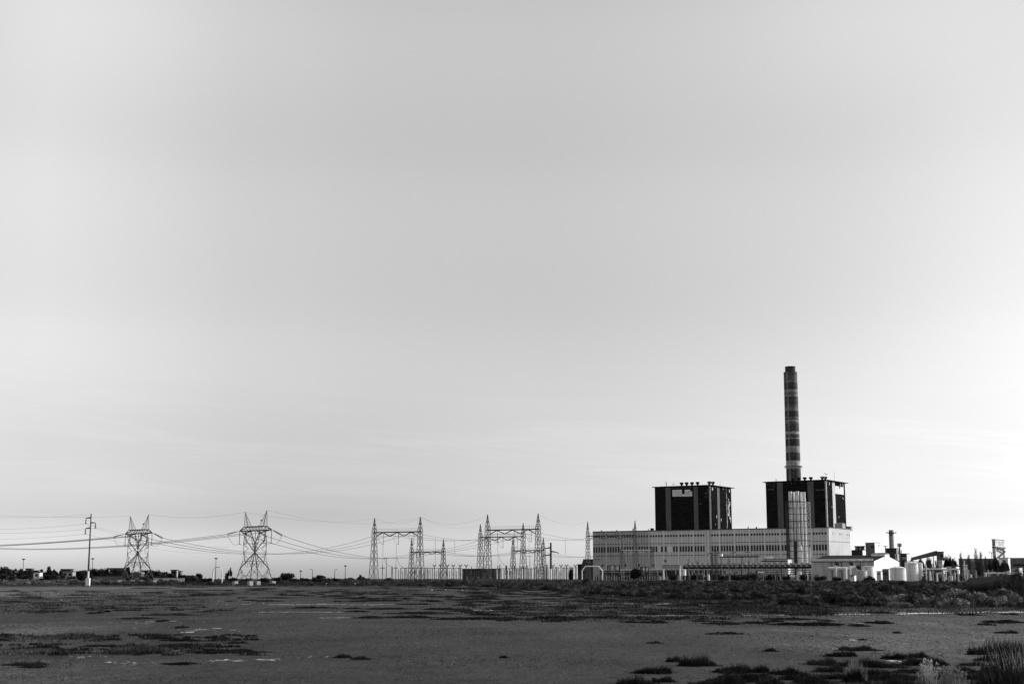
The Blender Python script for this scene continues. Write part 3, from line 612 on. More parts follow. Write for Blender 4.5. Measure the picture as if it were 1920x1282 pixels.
# ================================================================== PYLONS, GANTRIES AND WIRES
ORD = ['first', 'second', 'third', 'fourth', 'fifth', 'sixth', 'seventh', 'eighth', 'ninth', 'tenth', 'eleventh', 'twelfth', 'thirteenth', 'fourteenth', 'fifteenth', 'sixteenth', 'seventeenth', 'eighteenth', 'nineteenth', 'twentieth', 'twenty-first', 'twenty-second', 'twenty-third', 'twenty-fourth', 'twenty-fifth', 'twenty-sixth'] + ['twenty-seventh', 'twenty-eighth', 'twenty-ninth', 'thirtieth', 'thirty-first', 'thirty-second', 'thirty-third', 'thirty-fourth', 'thirty-fifth', 'thirty-sixth', 'thirty-seventh', 'thirty-eighth']
def pylon(px, Y, sc_, label, phi=46):
    ph = math.radians(phi); A = Vector((math.cos(ph), -math.sin(ph), 0)); B = Vector((math.sin(ph), math.cos(ph), 0))
    base = plan(px, Y); zb = max(.2, ground_z(base.x, base.y))
    root = thing('transmission_pylon', label, 'pylon', base + UP * zb, 'twin-peaked pylons on the marsh edge')
    def P(a, b, z): return base + A * a * sc_ + B * b * sc_ + UP * (.9 + z * sc_)
    for sa in (-1, 1):
        for sb in (-1, 1):
            c = P(sa * 5.8, sb * 5.8, 0); mb = MB(); mb.obox(Vector((c.x, c.y, 0)), A, B, -.95, .95, -.95, .95, zb - .5, zb + 1.75); mb.build('footing', M['concrete'], root)
    lw, bw_, tw = .25, .15, .095
    hw = 3.65                                                      # waist half-width
    mb = MB()
    for sa in (-1, 1):
        for sb in (-1, 1):                                          # legs from footing to waist
            mb.beam(P(sa * 5.8, sb * 5.8, .6), P(sa * hw, sb * hw, 9.6), lw)
    def face(fn, w):                                                # fn(t in -1..1, z) on one lower face
        k = lambda z: lerp(5.8, hw, z / 9.6)
        mb.beam(fn(-1, .8), fn(0, 3.6), w); mb.beam(fn(1, .8), fn(0, 3.6), w)
        mb.beam(fn(-.5, 3.4), fn(.5, 3.4), tw)
        for s_ in (-1, 1):
            mb.beam(fn(s_ * .35, 3.5), fn(s_, 6.6), w); mb.beam(fn(s_, 6.6), fn(s_ * .3, 9.6), w)
            mb.beam(fn(s_, 3.4), fn(s_ * .5, 3.4), tw); mb.beam(fn(s_, 5), fn(s_ * .62, 5), tw); mb.beam(fn(s_, 3.6), fn(s_ * .65, 5), tw)
            mb.beam(fn(s_ * .55, 8.3), fn(s_ * .95, 8.3), tw); mb.beam(fn(s_ * .35, 9.5), fn(s_ * .1, 7.0), tw)
        mb.beam(fn(-1, 9.6), fn(1, 9.6), bw_)
    kk = lambda z: lerp(5.8, hw, z / 9.6)
    for s_ in (-1, 1):
        face(lambda t, z, s_=s_: P(t * kk(z), s_ * kk(z), z), bw_); face(lambda t, z, s_=s_: P(s_ * kk(z), t * kk(z), z), bw_)
    mb.build('leg_frame', M['lattice'], root)
    mb = MB()                                                       # hour-glass window above the waist
    bz = lambda z: lerp(hw, 1.3, min(1, (z - 9.6) / 13.2))
    for sb in (-1, 1):
        Q = lambda a, z: P(a, sb * bz(z), z)
        for sa in (-1, 1):
            mb.beam(P(sa * 4.75, sb * 4.75, 5.8), P(0, 0, 13.6), lw * 1.15); mb.beam(P(0, 0, 13.6), Q(sa * 3.9, 18.6), lw * 1.15); mb.beam(Q(sa * 3.9, 18.6), Q(sa * 5.6, 22.8), lw * 1.15)
            mb.path([Q(sa * 2.0, 9.6), Q(sa * 4.1, 13.5), Q(sa * 5.5, 17.4), Q(sa * 5.9, 20.5), Q(sa * 5.6, 22.8)], bw_ * 1.3)
            mb.beam(Q(sa * hw, 9.6), Q(sa * 5.9, 20.5), tw)
            for za, xa, zb_, xb in ((11.2, 1.9, 13.5, 4.1), (13.5, 4.1, 14.8, 1.1), (14.8, 1.1, 17.4, 5.5), (17.4, 5.5, 17.0, 2.7), (17.0, 2.7, 20.5, 5.9), (20.5, 5.9, 19.6, 4.5), (11.2, 1.9, 11.4, 3.0), (10.4, 2.9, 11.4, 3.0), (16.2, 4.9, 15.9, 2.0), (19.2, 5.8, 18.3, 3.9)):
                mb.beam(Q(sa * xa, za), Q(sa * xb, zb_), tw * 1.25)
        mb.beam(Q(-2.0, 9.6), Q(2.2, 12), tw); mb.beam(Q(2.0, 9.6), Q(-2.2, 12), tw)
    for z, a in ((13.5, 4.1), (17.4, 5.5), (20.5, 5.9), (9.6, hw)):
        for sa in (-1, 1):
            mb.beam(P(sa * a, -bz(z), z), P(sa * a, bz(z), z), tw); mb.beam(P(sa * a, -bz(z), z), P(sa * min(a + .8, 5.9), bz(z + 3), z + 3), tw)
    mb.build('window_frame', M['lattice'], root)
    mb = MB()                                                       # bridge and arms
    zt, zl = 24.6, 22.8
    for sb in (-1, 1):
        mb.beam(P(-7.3, sb * 1.1, zt), P(7.3, sb * 1.1, zt), .36); mb.beam(P(-7.3, sb * 1.2, zl), P(7.3, sb * 1.2, zl), .34)
        n = 12
        for k in range(n): a0 = lerp(-7.0, 7.0, k / n); a1 = lerp(-7.0, 7.0, (k + 1) / n); mb.beam(P(a0, sb * 1.1, zt if k % 2 else zl), P(a1, sb * 1.1, zl if k % 2 else zt), .13)
        for sa in (-1, 1):
            mb.beam(P(sa * 7.3, sb * 1.1, zt), P(sa * 12.3, 0, zl + .2), .26); mb.beam(P(sa * 6.3, sb * 1.2, zl), P(sa * 12.3, 0, zl + .1), .42)
            mb.beam(P(sa * 9.4, sb * .7, zl + 1.1), P(sa * 7.3, sb * 1.2, zl), .1)
    for k in range(15): a = lerp(-7, 7, k / 14); mb.beam(P(a, -1.1, zt), P(a, 1.1, zt), .09); mb.beam(P(a, -1.1, zl), P(a, 1.1, zl), .09)
    mb.build('crossarm', M['girder'], root)
    tips = []
    for sa in (-1, 1):
        mb = MB(); tip = P(sa * 8.4, 0, 31.2 + (.3 if sa > 0 else 0)); tips.append(tip)
        for a in (4.6, 7.3):
            for sb in (-1, 1):
                mb.beam(P(sa * a, sb * 1.1, zt), tip, .16, .1)
        for k in range(1, 6):
            t = k / 6; t2 = (k + 1) / 6
            for sb in (-1, 1):
                p0 = P(sa * 4.6, sb * 1.1, zt).lerp(tip, t); p1 = P(sa * 7.3, sb * 1.1, zt).lerp(tip, t); q1 = P(sa * 7.3, sb * 1.1, zt).lerp(tip, max(0, t - 1 / 6))
                mb.beam(p0, p1, .07); mb.beam(p0, q1, .07)
        if sa > 0: p0 = P(5.6, -1.1, 27.1); mb.beam(p0, P(6.6, -1.1, 27.1), .5)
        mb.build('earth_wire_peak', M['lattice'], root)
    ends = {}
    for i, a in enumerate((-12.3, 0, 12.3)):
        tp = P(a, 0, zl - .1)
        for s_, dn in ((-1, Vector((-.93, -.37, 0))), (1, B)):
            e = tp + dn * 5.4 - UP * (1.2 if s_ < 0 else 2.0); ends[(i, s_)] = e; sdv = dn.cross(UP)
            mb = MB()
            for o_ in (-.22, .22): mb.beam(tp + sdv * o_ + dn * .9, e + sdv * o_ + UP * o_, .24)
            mb.beam(tp, tp + dn * .9, .12); mb.beam(e - sdv * .45, e + sdv * .45, .1); mb.build('tension_insulator', M['insul'], root)
        lo = P(a, 0, zl - 5.6); mb = MB(); mb.beam(P(a, 0, zl - .2), lo, .22); mb.beam(lo - A * .9, lo + A * .9, .14); mb.build('hanging_insulator', M['insul'], root)
        mb = MB(); pts = []
        e0, e1 = ends[(i, -1)], ends[(i, 1)]
        for k in range(15):
            t = k / 14; p = (e0 * (1 - t) * (1 - t) + lo * 2 * t * (1 - t) + e1 * t * t) if False else None
            if t <= .5: u = t * 2; p = e0.lerp(lo, u); p.z = lo.z + (e0.z - lo.z) * (1 - u) ** 2.6 - .9 * math.sin(math.pi * u) * (1 - u * .3)
            else: u = (t - .5) * 2; p = lo.lerp(e1, u); p.z = lo.z + (e1.z - lo.z) * u ** 2.6 - .9 * math.sin(math.pi * u) * (.7 + u * .3)
            pts.append(p)
        mb.path(pts, .11); mb.build('jumper_cable', M['wire'], root)
    return ends, tips
PY1, TIP1 = pylon(256.5, 672, 1.0, 'smaller lattice pylon with twin peaks, beside the tall slim concrete pole')
PY2, TIP2 = pylon(476.5, 628, 1.0, 'larger lattice pylon with twin peaks, right of the white pipe arch')
def lattice_tower(mb, c, zb, zw, zpk, hb, hwst, legw=.30, br=.12, panels=7):
    hb *= .74; hwst *= .76
    hs = lambda z: lerp(hb, hwst, min(1, (z - zb) / (zw - zb) / .8)) if z <= zw else hwst * max(.06, (zpk - z) / (zpk - zw))
    C = lambda sa, sb, z: c + HU * sa * hs(z) + HV * sb * hs(z) + UP * z
    zs = [zb + (zw - zb) * (1 - (1 - k / panels) ** 1.25) for k in range(panels + 1)]
    zp = [zw + (zpk - zw) * (1 - (1 - k / 4) ** 1.3) for k in range(1, 5)]
    allz = zs + zp
    for sa in (-1, 1):
        for sb in (-1, 1):
            for z0, z1 in zip(allz, allz[1:]): mb.beam(C(sa, sb, z0), C(sa, sb, z1), legw if z1 <= zw else legw * .75)
    quad = [(-1, -1), (1, -1), (1, 1), (-1, 1)]
    for i, (z0, z1) in enumerate(zip(allz[:-1], allz[1:-1] + [allz[-1] - .5])):
        for (a, b), (c_, d) in zip(quad, quad[1:] + quad[:1]):
            mb.beam(C(a, b, z0), C(c_, d, z1), br); mb.beam(C(c_, d, z0), C(a, b, z1), br)
            if i % 2 == 0: mb.beam(C(a, b, z1), C(c_, d, z1), br)
def gantry(pl, pr, Dr, yb, ypl, ypr, label, hb=3.0, hw=1.5, zig=3, depth=2.6, drop=True, railw=.1, m='girder', ywalk=True):
    cr = plan(pr, Dr); L = hit(pl, cr, HU); cl = cr + HU * L
    zb_ = Zat(pr, yb, Dr); zp = Zat(pr, ypr, Dr)
    root = thing('substation_gantry', label, 'gantry', (cl + cr) / 2 + UP * ZB, 'lattice gantries of the substation')
    for c, y in ((cl, ypl), (cr, ypr)):
        mb = MB(); lattice_tower(mb, c, ZB, zb_ + .8, Zat(pl if c is cl else pr, y, c.y), hb, hw); mb.build('lattice_tower', M['lattice'], root)
    mb = MB()
    for s_ in (-1, 1):
        o = HV * s_ * hw * .7
        mb.obox(cr + o, HU, HV, 0, L, -.22, .22, zb_ - .3, zb_ + .35)
    for k in range(int(L / 1.6)):
        mb.beam(cr + HU * 1.6 * k - HV * hw * .7 + UP * zb_, cr + HU * 1.6 * (k + .5) + HV * hw * .7 + UP * zb_, .1)
    n = zig * 2
    for s_ in (-1, 1):
        o = HV * s_ * hw * .35; pts = []
        for k in range(n + 1): pts.append(cr + o + HU * lerp(hw, L - hw, k / n) + UP * (zb_ - (depth if k % 2 == 0 else .1)))
        if s_ < 0:
            for p, q in zip(pts, pts[1:]): mb.beam(p, q, .32)
        else:
            for p, q in zip(pts, pts[1:]): mb.beam(p, q, .14)
        mb.beam(pts[0], pts[-1], .1)
    mb.build('beam', M[m], root)
    if ywalk:
        mb = MB(); o = -HV * hw * .9
        mb.beam(cr + o + UP * (zb_ + 2.1), cl + o + UP * (zb_ + 2.1), .09); mb.beam(cr + o + UP * (zb_ + 1.2), cl + o + UP * (zb_ + 1.2), .06)
        for k in range(int(L / 1.3)): q = cr + o + HU * 1.3 * k; mb.beam(q + UP * zb_, q + UP * (zb_ + 2.1), railw * .8)
        mb.build('walkway_rail', M['lattice'], root)
    pts = []
    for k in range(3):
        p = cr + HU * L * (5 - 2 * k) / 6 + UP * (zb_ - .3); pts.append(p)
        if drop:
            q = p + HU * -1.2; mb = MB(); mb.beam(q - UP * .6, q - UP * 7.2, .26); mb.beam(q - UP * 7.2 - HU * .7, q - UP * 7.2 + HU * .7, .2); mb.build('insulator_string', M['insul'], root)
            a = p + HU * 3.0 - UP * 2.4; e = q - UP * 7.2; mb = MB(); pp = []
            for j in range(9):
                t = j / 8; v = a.lerp(e, t); v.z = e.z + (a.z - e.z) * (1 - t) ** 2 - .6 * math.sin(math.pi * t); pp.append(v)
            mb.path(pp, .12); mb.build('jumper_cable', M['wire'], root)
    return pts, cl, cr, zb_, root
G1 = gantry(701, 787, 905, 996.4, 970.5, 968.2, 'tall lattice gantry with a dark zigzag beam, first one right of the pylons')
G2 = gantry(771.5, 831, 1030, 1034, 1007, 1010, 'low lattice gantry partly behind the right leg of the first tall gantry', hb=2.9, hw=1.3, drop=False, depth=1.6)
G3 = gantry(900.5, 981, 1010, 1005.5, 982, 980, 'middle-height lattice gantry half hidden behind the tallest gantry', hb=2.9, hw=1.5)
G4 = gantry(914, 1009.3, 880, 991.8, 964, 962, 'tallest lattice gantry, in front of the low dark switch house', hb=3.0, hw=1.6)
G5 = gantry(962, 1019, 1060, 1031.5, 1007, 1007, 'low lattice gantry behind the thick concrete pole', hb=2.9, hw=1.4, drop=False, depth=1.8)
G6 = gantry(1102.5, 1192, 1080, 1003, 977, 975, 'lattice gantry standing across the left end of the long turbine hall', hb=2.4, hw=1.35, drop=False)
G7 = gantry(1167, 1223, 1120, 1030.5, 1026, 1025, 'low lattice gantry with a pale beam in front of the hall windows', hb=2.2, hw=1.5, drop=False, depth=1.6, m='pale', ywalk=False)
def wire(label, a, b, sag, w=.16, group=None, n=22, spacers=0):
    a = Vector(a); b = Vector(b); pts = []
    for k in range(n + 1):
        t = k / n; p = a.lerp(b, t); p.z -= 4 * sag * t * (1 - t); pts.append(p)
    mb = MB(); mb.path(pts, w)
    o = mb.build('overhead_wire', M['wire'], None, a); tag(o, label, 'wire', group)
    return o
def wires(prs, label, sag, w=.16, group=None):
    for k, (a, b) in enumerate(prs): wire(label if isinstance(label, str) else label[k], a, b, sag if not isinstance(sag, (list, tuple)) else sag[k], w, group)
P3 = ['upper', 'middle', 'lower']
wires([(PY1[(i, 1)], G1[0][i]) for i in range(3)], 'power wire sagging from the smaller pylon to the first tall gantry', 10.2, .17, 'wires from smaller pylon to first tall gantry')
wires([(PY2[(i, 1)], G2[0][i]) for i in range(3)], 'power wire sagging from the larger pylon down to the low gantry', 7.0, .17, 'wires from larger pylon to low gantry')
far = [W(-40, y, 800) for y in (1022.5, 1024, 1025)]
wires([(PY1[(i, -1)], far[i]) for i in range(3)], 'power wire running off past the slim concrete pole from the smaller pylon', .6, .17, 'wires leaving smaller pylon past slim pole')
far2 = [W(-60, y, 1010) for y in (1022.5, 1024, 1025.5)]
wires([(PY2[(i, -1)], far2[i]) for i in range(3)], 'power wire running behind the smaller pylon from the larger one', 4.0, .15, 'wires leaving larger pylon behind smaller one')
wires([(G1[0][i], G3[0][i]) for i in range(3)], 'power wire hanging between the first tall gantry and the middle-height gantry', 3.6, .15, 'wires from first tall gantry to middle-height gantry')
wires([(G2[0][i] + HU * -6, G3[0][i]) for i in range(3)], 'power wire climbing from the low gantry to the middle-height gantry', 1.5, .15, 'wires from low gantry to middle-height gantry')
wires([(G2[0][i] + HU * -8, G5[0][i]) for i in range(3)], 'power wire slung between the two low gantries', 3.2, .16, 'wires between the two low gantries')
wires([(G4[0][i], G6[0][i]) for i in range(3)], 'power wire hanging from the tallest gantry to the gantry across the hall', 4.5, .14, 'wires from tallest gantry to the hall gantry')
hallw = [C0 + HU * (HALL_L - 8 - 10 * i) - HV * 1 + UP * (HALL_H * .52) for i in range(3)]
wires([(G5[0][i], hallw[i]) for i in range(3)], 'power wire drooping from the low gantry behind the thick pole to the hall wall', 3.4, .15, 'wires from low gantry to hall wall')
for k, (a, b, s_, l) in enumerate([(TIP1[0], W(-40, 963, 760), 1, 'thin earth wire leaving one peak of the smaller pylon over the slim pole'), (TIP1[1], TIP2[0], 2, 'thin earth wire strung between the two pylons from peak to peak'),
        (TIP2[0], G1[1] + UP * Zat(701, 972, G1[1].y), 3, 'thin earth wire from the left peak of the larger pylon to the first tall gantry'), (TIP2[1], G1[2] + UP * Zat(787, 969, G1[2].y), 5, 'thin earth wire from the right peak of the larger pylon to the first tall gantry'),
        (G1[1] + UP * Zat(701, 971, G1[1].y), G1[2] + UP * Zat(787, 970, G1[2].y), 3.6, 'thin earth wire looping between both tips of the first tall gantry'), (G1[2] + UP * Zat(787, 969, G1[2].y), G3[1] + UP * Zat(900, 984, G3[1].y), 4, 'thin earth wire from the first tall gantry to the middle-height gantry tip'),
        (G1[2] + UP * Zat(787, 969, G1[2].y), G4[1] + UP * Zat(914, 966, G4[1].y), 5, 'thin earth wire from the first tall gantry to the tallest gantry tip'), (G4[2] + UP * Zat(1009, 963, G4[2].y), G6[1] + UP * Zat(1102, 978, G6[1].y), 4, 'thin earth wire from the tallest gantry tip to the hall gantry tip')]):
    wire(l, a, b, s_, .06)
for i, p in enumerate(G4[0]):
    pass
# droppers: cables that hang from the beams and wires down to the switchgear
for px, D, y0, ym, x1, y1, l in [(718, 905, 1021.5, 1050, 717, 1060, 'thin hanging cable below the first insulator of the first tall gantry'), (743, 905, 1021.5, 1046, 742, 1060, 'thin hanging cable below the second insulator of the first tall gantry'),
        (720, 905, 1046, 1060, 735, 1062, 'curved cable drooping from the first hanging cable to a thick post'), (744, 905, 1044, 1060, 757, 1064, 'curved cable drooping from the second hanging cable to the switch posts'),
        (933.5, 950, 1012, 1045, 934, 1058, 'thin hanging cable beside the tallest gantry leg over the switch house'), (935, 950, 1040, 1055, 947, 1059, 'curved cable drooping to the thick dark switch block'), (816.5, 980, 1009.5, 1035, 816, 1057, 'thin cable dropping straight to the first V-shaped switch'), (852.5, 980, 1014.5, 1030, 852.5, 1040, 'short thin cable hanging between power wires left of the switch house'),
        (1060, 1000, 1011, 1025, 1060, 1039, 'short thin cable hanging right of the thick concrete pole'), (992, 950, 1002, 1030, 992, 1045, 'thin hanging cable beside the right leg of the tallest gantry')]:
    a = W(px, y0, D); m_ = W(px + (0 if abs(x1 - px) < 3 else .25 * (x1 - px)), ym, D); b = W(x1, y1, D); mb = MB(); pts = []
    for k in range(11): t = k / 10; pts.append(a * (1 - t) ** 2 + m_ * 2 * t * (1 - t) + b * t * t)
    mb.path(pts, .16); tag(mb.build('dropper_cable', M['wire'], None, b), l, 'cable')
# ------------------------------------------------------------------ slim tall concrete pole with three arms, and its wires
def slim_pole():
    p = plan(164.8, 606, 1090); D = p.y; z = lambda y: Zat(166, y, D); s = D / FE; zb = ground_z(p.x, p.y)
    root = thing('utility_pole', 'tall slim dark pole with three side arms and a white square foot', 'utility pole', p + UP * zb)
    mb = MB(); mb.lathe(p, [(1.75 * s, z(1071)), (1.25 * s, z(1010)), (.95 * s, z(963.5))], 12); mb.lathe(p, [(1.3 * s, z(964)), (1.3 * s, z(963))], 12); mb.build('shaft', M['darkwall'], root, smooth=True)
    mb = MB(); mb.cyl(p, 1.85 * s, z(1083), z(1070)); mb.build('painted_base', M['pale'], root)
    mb = MB(); mb.box(p, 7 * s, 7 * s, zb - .4, z(1083)); mb.build('foot_block', M['white'], root)
    ends = []
    for y, sx in ((970, -1), (979.5, 1), (989, -1)):
        a = p + UP * z(y); e = p + Vector((sx * 9.2 * s, 0, 0)) + UP * z(y + (1 if sx < 0 else 0)); mb = MB(); mb.beam(a, e, .6, .3); arm = mb.build('arm', M['girder'], root)
        q = e - UP * 10.5 * s; mb = MB(); mb.beam(e - UP * .3, q, .32); mb.beam(q - Vector((.5, 0, 0)), q + Vector((.5, 0, 0)), .2); mb.build('insulator', M['insul'], arm); ends.append(q)
    for k, (q, yl, yr) in enumerate(zip(ends, (992, 999, 1010), (1003, 1008, 1014))):
        n = ['top', 'middle', 'bottom'][k]
        wire(f'thin wire running out of frame from the {n} arm of the slim pole', q, W(-60, yl, 560), .8, .07); wire(f'thin wire running toward the smaller pylon from the {n} arm of the slim pole', q, W(430, yr + 22, 900), 3, .06)
    wire('thin top wire from the slim pole head out of frame', p + UP * z(964), W(-60, 968, 560), .8, .06)
slim_pole()
def thick_pole():
    p = plan(1033, 850, 1080); D = p.y; z = lambda y: Zat(1033, y, D); s = D / FE
    root = thing('utility_pole', 'thick short concrete pole with three drooping side arms in the switchyard', 'utility pole', p + UP * ZB)
    mb = MB(); mb.lathe(p, [(2.0 * s, z(1066)), (1.6 * s, z(1017)), (1.6 * s, z(1016.8))], 14); mb.build('shaft', M['darkwall'], root, smooth=True)
    mb = MB(); mb.cyl(p, 2.15 * s, ZB - .3, z(1066)); mb.build('painted_base', M['pale'], root)
    for y, sx, y2 in ((1026, -1, 1028), (1033, 1, 1035), (1039.5, -1, 1040.5)):
        mb = MB(); e = p + Vector((sx * 11.5 * s, -.6, 0)); mb.beam(p + UP * z(y), e + UP * z(y2), .9, .45); mb.beam(e + UP * z(y2), e + Vector((sx * 1.2, 0, -.7)) + UP * z(y2), .4); mb.build('arm', M['girder'], root)
thick_pole()
# ================================================================== SWITCHYARD: posts, V-shaped switches, switch house
LANDP = [(700, "first tall gantry's left leg"), (787, "first tall gantry's right leg"), (864, "switch house's left end"), (931, "switch house's right end"), (1009, "tallest gantry's right leg"), (1033, 'thick concrete pole')]
def landp(px):
    l = [t for x, t in LANDP if x <= px]; return l[-1]
cnt = {}
def ordinal(kind, px):
    k = (kind, landp(px)); cnt[k] = cnt.get(k, 0) + 1; return f'{ORD[cnt[k] - 1]} {kind} to the right of the {k[1]}'
def post(px, D, ytop, w, dark=True, cross=None):
    p = plan(px, D); z1 = Zat(px, ytop, D); r = w * D / FE / 2; ln = z1 - ZB
    nm = 'post_insulator' if dark else 'equipment_column'
    root = thing(nm, ordinal('dark insulator post' if dark else 'pale equipment column', px), 'insulator post' if dark else 'equipment column', p + UP * ZB, 'dark insulator posts of the switchyard' if dark else 'pale equipment columns of the switchyard')
    if dark:
        zs = ZB + ln * .42; mb = MB(); mb.lathe(p, [(r * .8, ZB - .4), (r * .65, zs)], 8); mb.build('base_column', M['girder'], root)
        prof = []
        n = 9
        for k in range(n): a = zs + (z1 - zs) * k / n; b = zs + (z1 - zs) * (k + .6) / n; prof += [(r * .75, a), (r * 1.15, lerp(a, b, .5)), (r * .75, b)]
        prof.append((r * .8, z1)); mb = MB(); mb.lathe(p, prof, 8); mb.build('insulator', M['insul'], root)
        if cross: mb = MB(); mb.beam(p + UP * (z1 - 1.6) - HU * cross, p + UP * (z1 - 1.6) + HU * cross, .35); mb.build('crossbar', M['girder'], root)
    else:
        mb = MB(); mb.lathe(p, [(r, ZB - .4), (r, z1 - .8), (r * 1.15, z1 - .8), (r * 1.15, z1 - .2), (r * .5, z1)], 10); mb.build('column', M['pale'], root, smooth=True)
        mb = MB(); mb.box(p, r * 2.6, r * 2.6, ZB - .3, ZB + .9); mb.build('plinth', M['concrete'], root)
darks = [(717, 1060, 1.4, 1.9), (735, 1062, 2.4, 0), (742, 1060, 1.4, 1.6), (751.5, 1064, 1.6, 0), (759, 1065, 1.7, 0), (761.5, 1064, 1.3, 0), (772.5, 1064, 2, 0), (776.5, 1064, 1.5, 0), (781, 1065, 1.2, 0), (790, 1063.5, 2, 0), (797.2, 1065, 1.6, 0), (801, 1064, 2, 0), (806.5, 1065, 1.2, 0), (810.5, 1065, 1.4, 0),
         (822, 1065, 1.5, 0), (836.3, 1063, 1.5, 0), (853, 1066, 1, 0), (860.5, 1062, 1.7, 0), (884, 1061, 1.2, 0), (933.5, 1059.5, 1.6, 0), (937.2, 1057.5, 1.7, 0), (943, 1065, 1, 0), (945.2, 1066, 1.0, 0), (949.2, 1059.5, 3.4, 0), (954.7, 1066, 1.2, 0), (960.5, 1059, 2.1, 0), (965, 1060, 2.2, 0), (968.5, 1065, 1.3, 0), (971.3, 1064, 1.3, 0), (974.5, 1061, 1.8, 0), (977.3, 1062, 1.6, 0), (981.3, 1061, 2, 0), (985.8, 1064, 1.5, 0), (988.4, 1060, 1.8, 0), (994, 1066, 1.8, 0), (1001.8, 1063, 1.5, 0), (1005.4, 1062, 1.8, 0), (1014, 1063, 1.5, 0), (1018.8, 1061, 1.8, 0), (1025.8, 1062, 2.2, 0),
         (1042.6, 1062, 2, 0), (1056, 1063, 1.4, 0), (1061, 1064, 1.3, 0)]
whites = [(785.5, 1075, 1.0), (820, 1077, 1.5), (857.2, 1077, 1.6), (865, 1066, 2.4), (932, 1066, 1.8), (940.3, 1066.5, 3.6), (946.8, 1067, 1.4), (952, 1067, 2.6), (957.3, 1067.5, 2.2), (963, 1067, 1.8), (969.8, 1068, 1.4), (973, 1066, 1.6), (978.8, 1066, 2.0), (983.8, 1066, 2.4), (987, 1067, 1.0), (991.3, 1064.5, 3.2), (997.6, 1064, 4.0), (1003.6, 1065, 1.8), (1010.8, 1065, 3.4), (1015.8, 1065, 1.6), (1023.6, 1064.5, 1.6), (1028.3, 1065.5, 1.6), (1039.4, 1063, 1.8), (1044.6, 1064, 1.6), (1048, 1063.5, 2.4), (1055.4, 1063, 1.4), (1059, 1062, 2.8), (1064.4, 1063, 1.6), (1075, 1064.5, 2.6), (1081.6, 1064, 2.6)]
darks += [(x + .6 * math.sin(x * 3), 1068 + 2 * math.sin(x), 1.1, 0) for x in (747.5, 755.5, 766, 769, 786.5, 794, 804, 817.5, 829, 833, 843, 846.5, 856, 869, 876, 880, 889, 894, 900, 906, 915, 921, 926, 939, 951.5, 957.5, 991, 1009.5, 1022, 1036, 1040.5, 1049.5, 1053, 1066, 1073)]
darks.sort()
for px, y, w_, c in darks: post(px, 925 + R.uniform(-25, 25), y, w_ * 1.1, True, c)
for px, y, w_ in whites: post(px, 985 + R.uniform(-15, 25), y, w_ * 1.1, False)
def vswitch(px, D=945, y=1057.6):
    p = plan(px, D); z = Zat(px, y, D); s = D / FE
    root = thing('disconnect_switch', ordinal('V-shaped disconnect switch', px), 'disconnect switch', p + UP * ZB, 'V-shaped disconnect switches')
    mb = MB(); mb.lathe(p, [(.75 * s, ZB), (.65 * s, z - 3.4 * s)], 8); mb.lathe(p + UP * 0, [(1.0 * s, z - 20 * s), (1.0 * s, z - 17 * s)], 8); mb.build('support_post', M['insul'], root)
    for s_ in (-1, 1):
        mb = MB(); mb.beam(p + UP * (z - 3.8 * s), p + HU * s_ * 3.1 * s * 1.18 + UP * (z - .2), .95 * s * 1.3, .95 * s * 1.3); mb.build('contact_arm', M['insul'], root)
for px in (814.4, 825.6, 838.8, 849.8, 863, 874, 1024.7, 1036.6, 1052, 1062.2, 1078.8): vswitch(px)
# tubular busbars on the posts
for a, b, y, D, l in ((752, 812, 1064.4, 925, 'tubular busbar on the insulator posts below the right leg of the first tall gantry'), (812, 866, 1065, 940, 'tubular busbar on the posts below the V-shaped switches left of the switch house'), (930, 1000, 1065.5, 930, 'tubular busbar on the posts right of the switch house'), (1000, 1084, 1063.8, 935, 'tubular busbar on the posts behind the thick concrete pole')):
    mb = MB(); p, q = W(a, y, D), W(b, y, D); mb.beam(p, q, .32); tag(mb.build('busbar', M['girder'], None, p), l, 'busbar')
def block(pl, pc, pr, D, yt, zb=None, O=None):
    O = O or plan(pc, D); return O, hit(pl, O, HU), hit(pr, O, HV), Zat(pc, yt, D)
def switch_house():
    O, L, Wd, zt = block(866, 929, 931.4, 1000, 1065.4)
    root = thing('switch_house', 'low dark flat-roofed switch house with broken windows, below the tallest gantry', 'building', O + UP * ZB)
    mb = MB(); mb.obox(O, HU, HV, 0, L, 0, max(6, Wd), ZB - .5, zt - .6); mb.build('wall', M['darkwall'], root)
    mb = MB(); mb.obox(O, HU, HV, -.5, L + .5, -.5, 7, zt - .6, zt); mb.build('roof', M['dark'], root)
    for k in range(8):
        a = lerp(1, L - 3, k / 8); mb = MB(); mb.obox(O, HU, HV, a, a + L / 8 * .62, -.06, 0, zt - 4.2, zt - 1.4); mb.build('window', M['glass'], root)
    for k in range(9):
        a = lerp(.6, L - .6, k / 8); mb = MB(); mb.obox(O, HU, HV, a - .2, a + .2, -.25, 0, ZB, zt - .6); mb.build('pilaster', M['midwall'], root)
    for k in range(5):
        a = lerp(3, L - 4, k / 4.3); mb = MB(); mb.obox(O, HU, HV, a, a + 2.2, -.08, 0, ZB + .2, ZB + 2.6); mb.build('door', M['midwall' if k % 2 else 'concrete'], root)
switch_house()
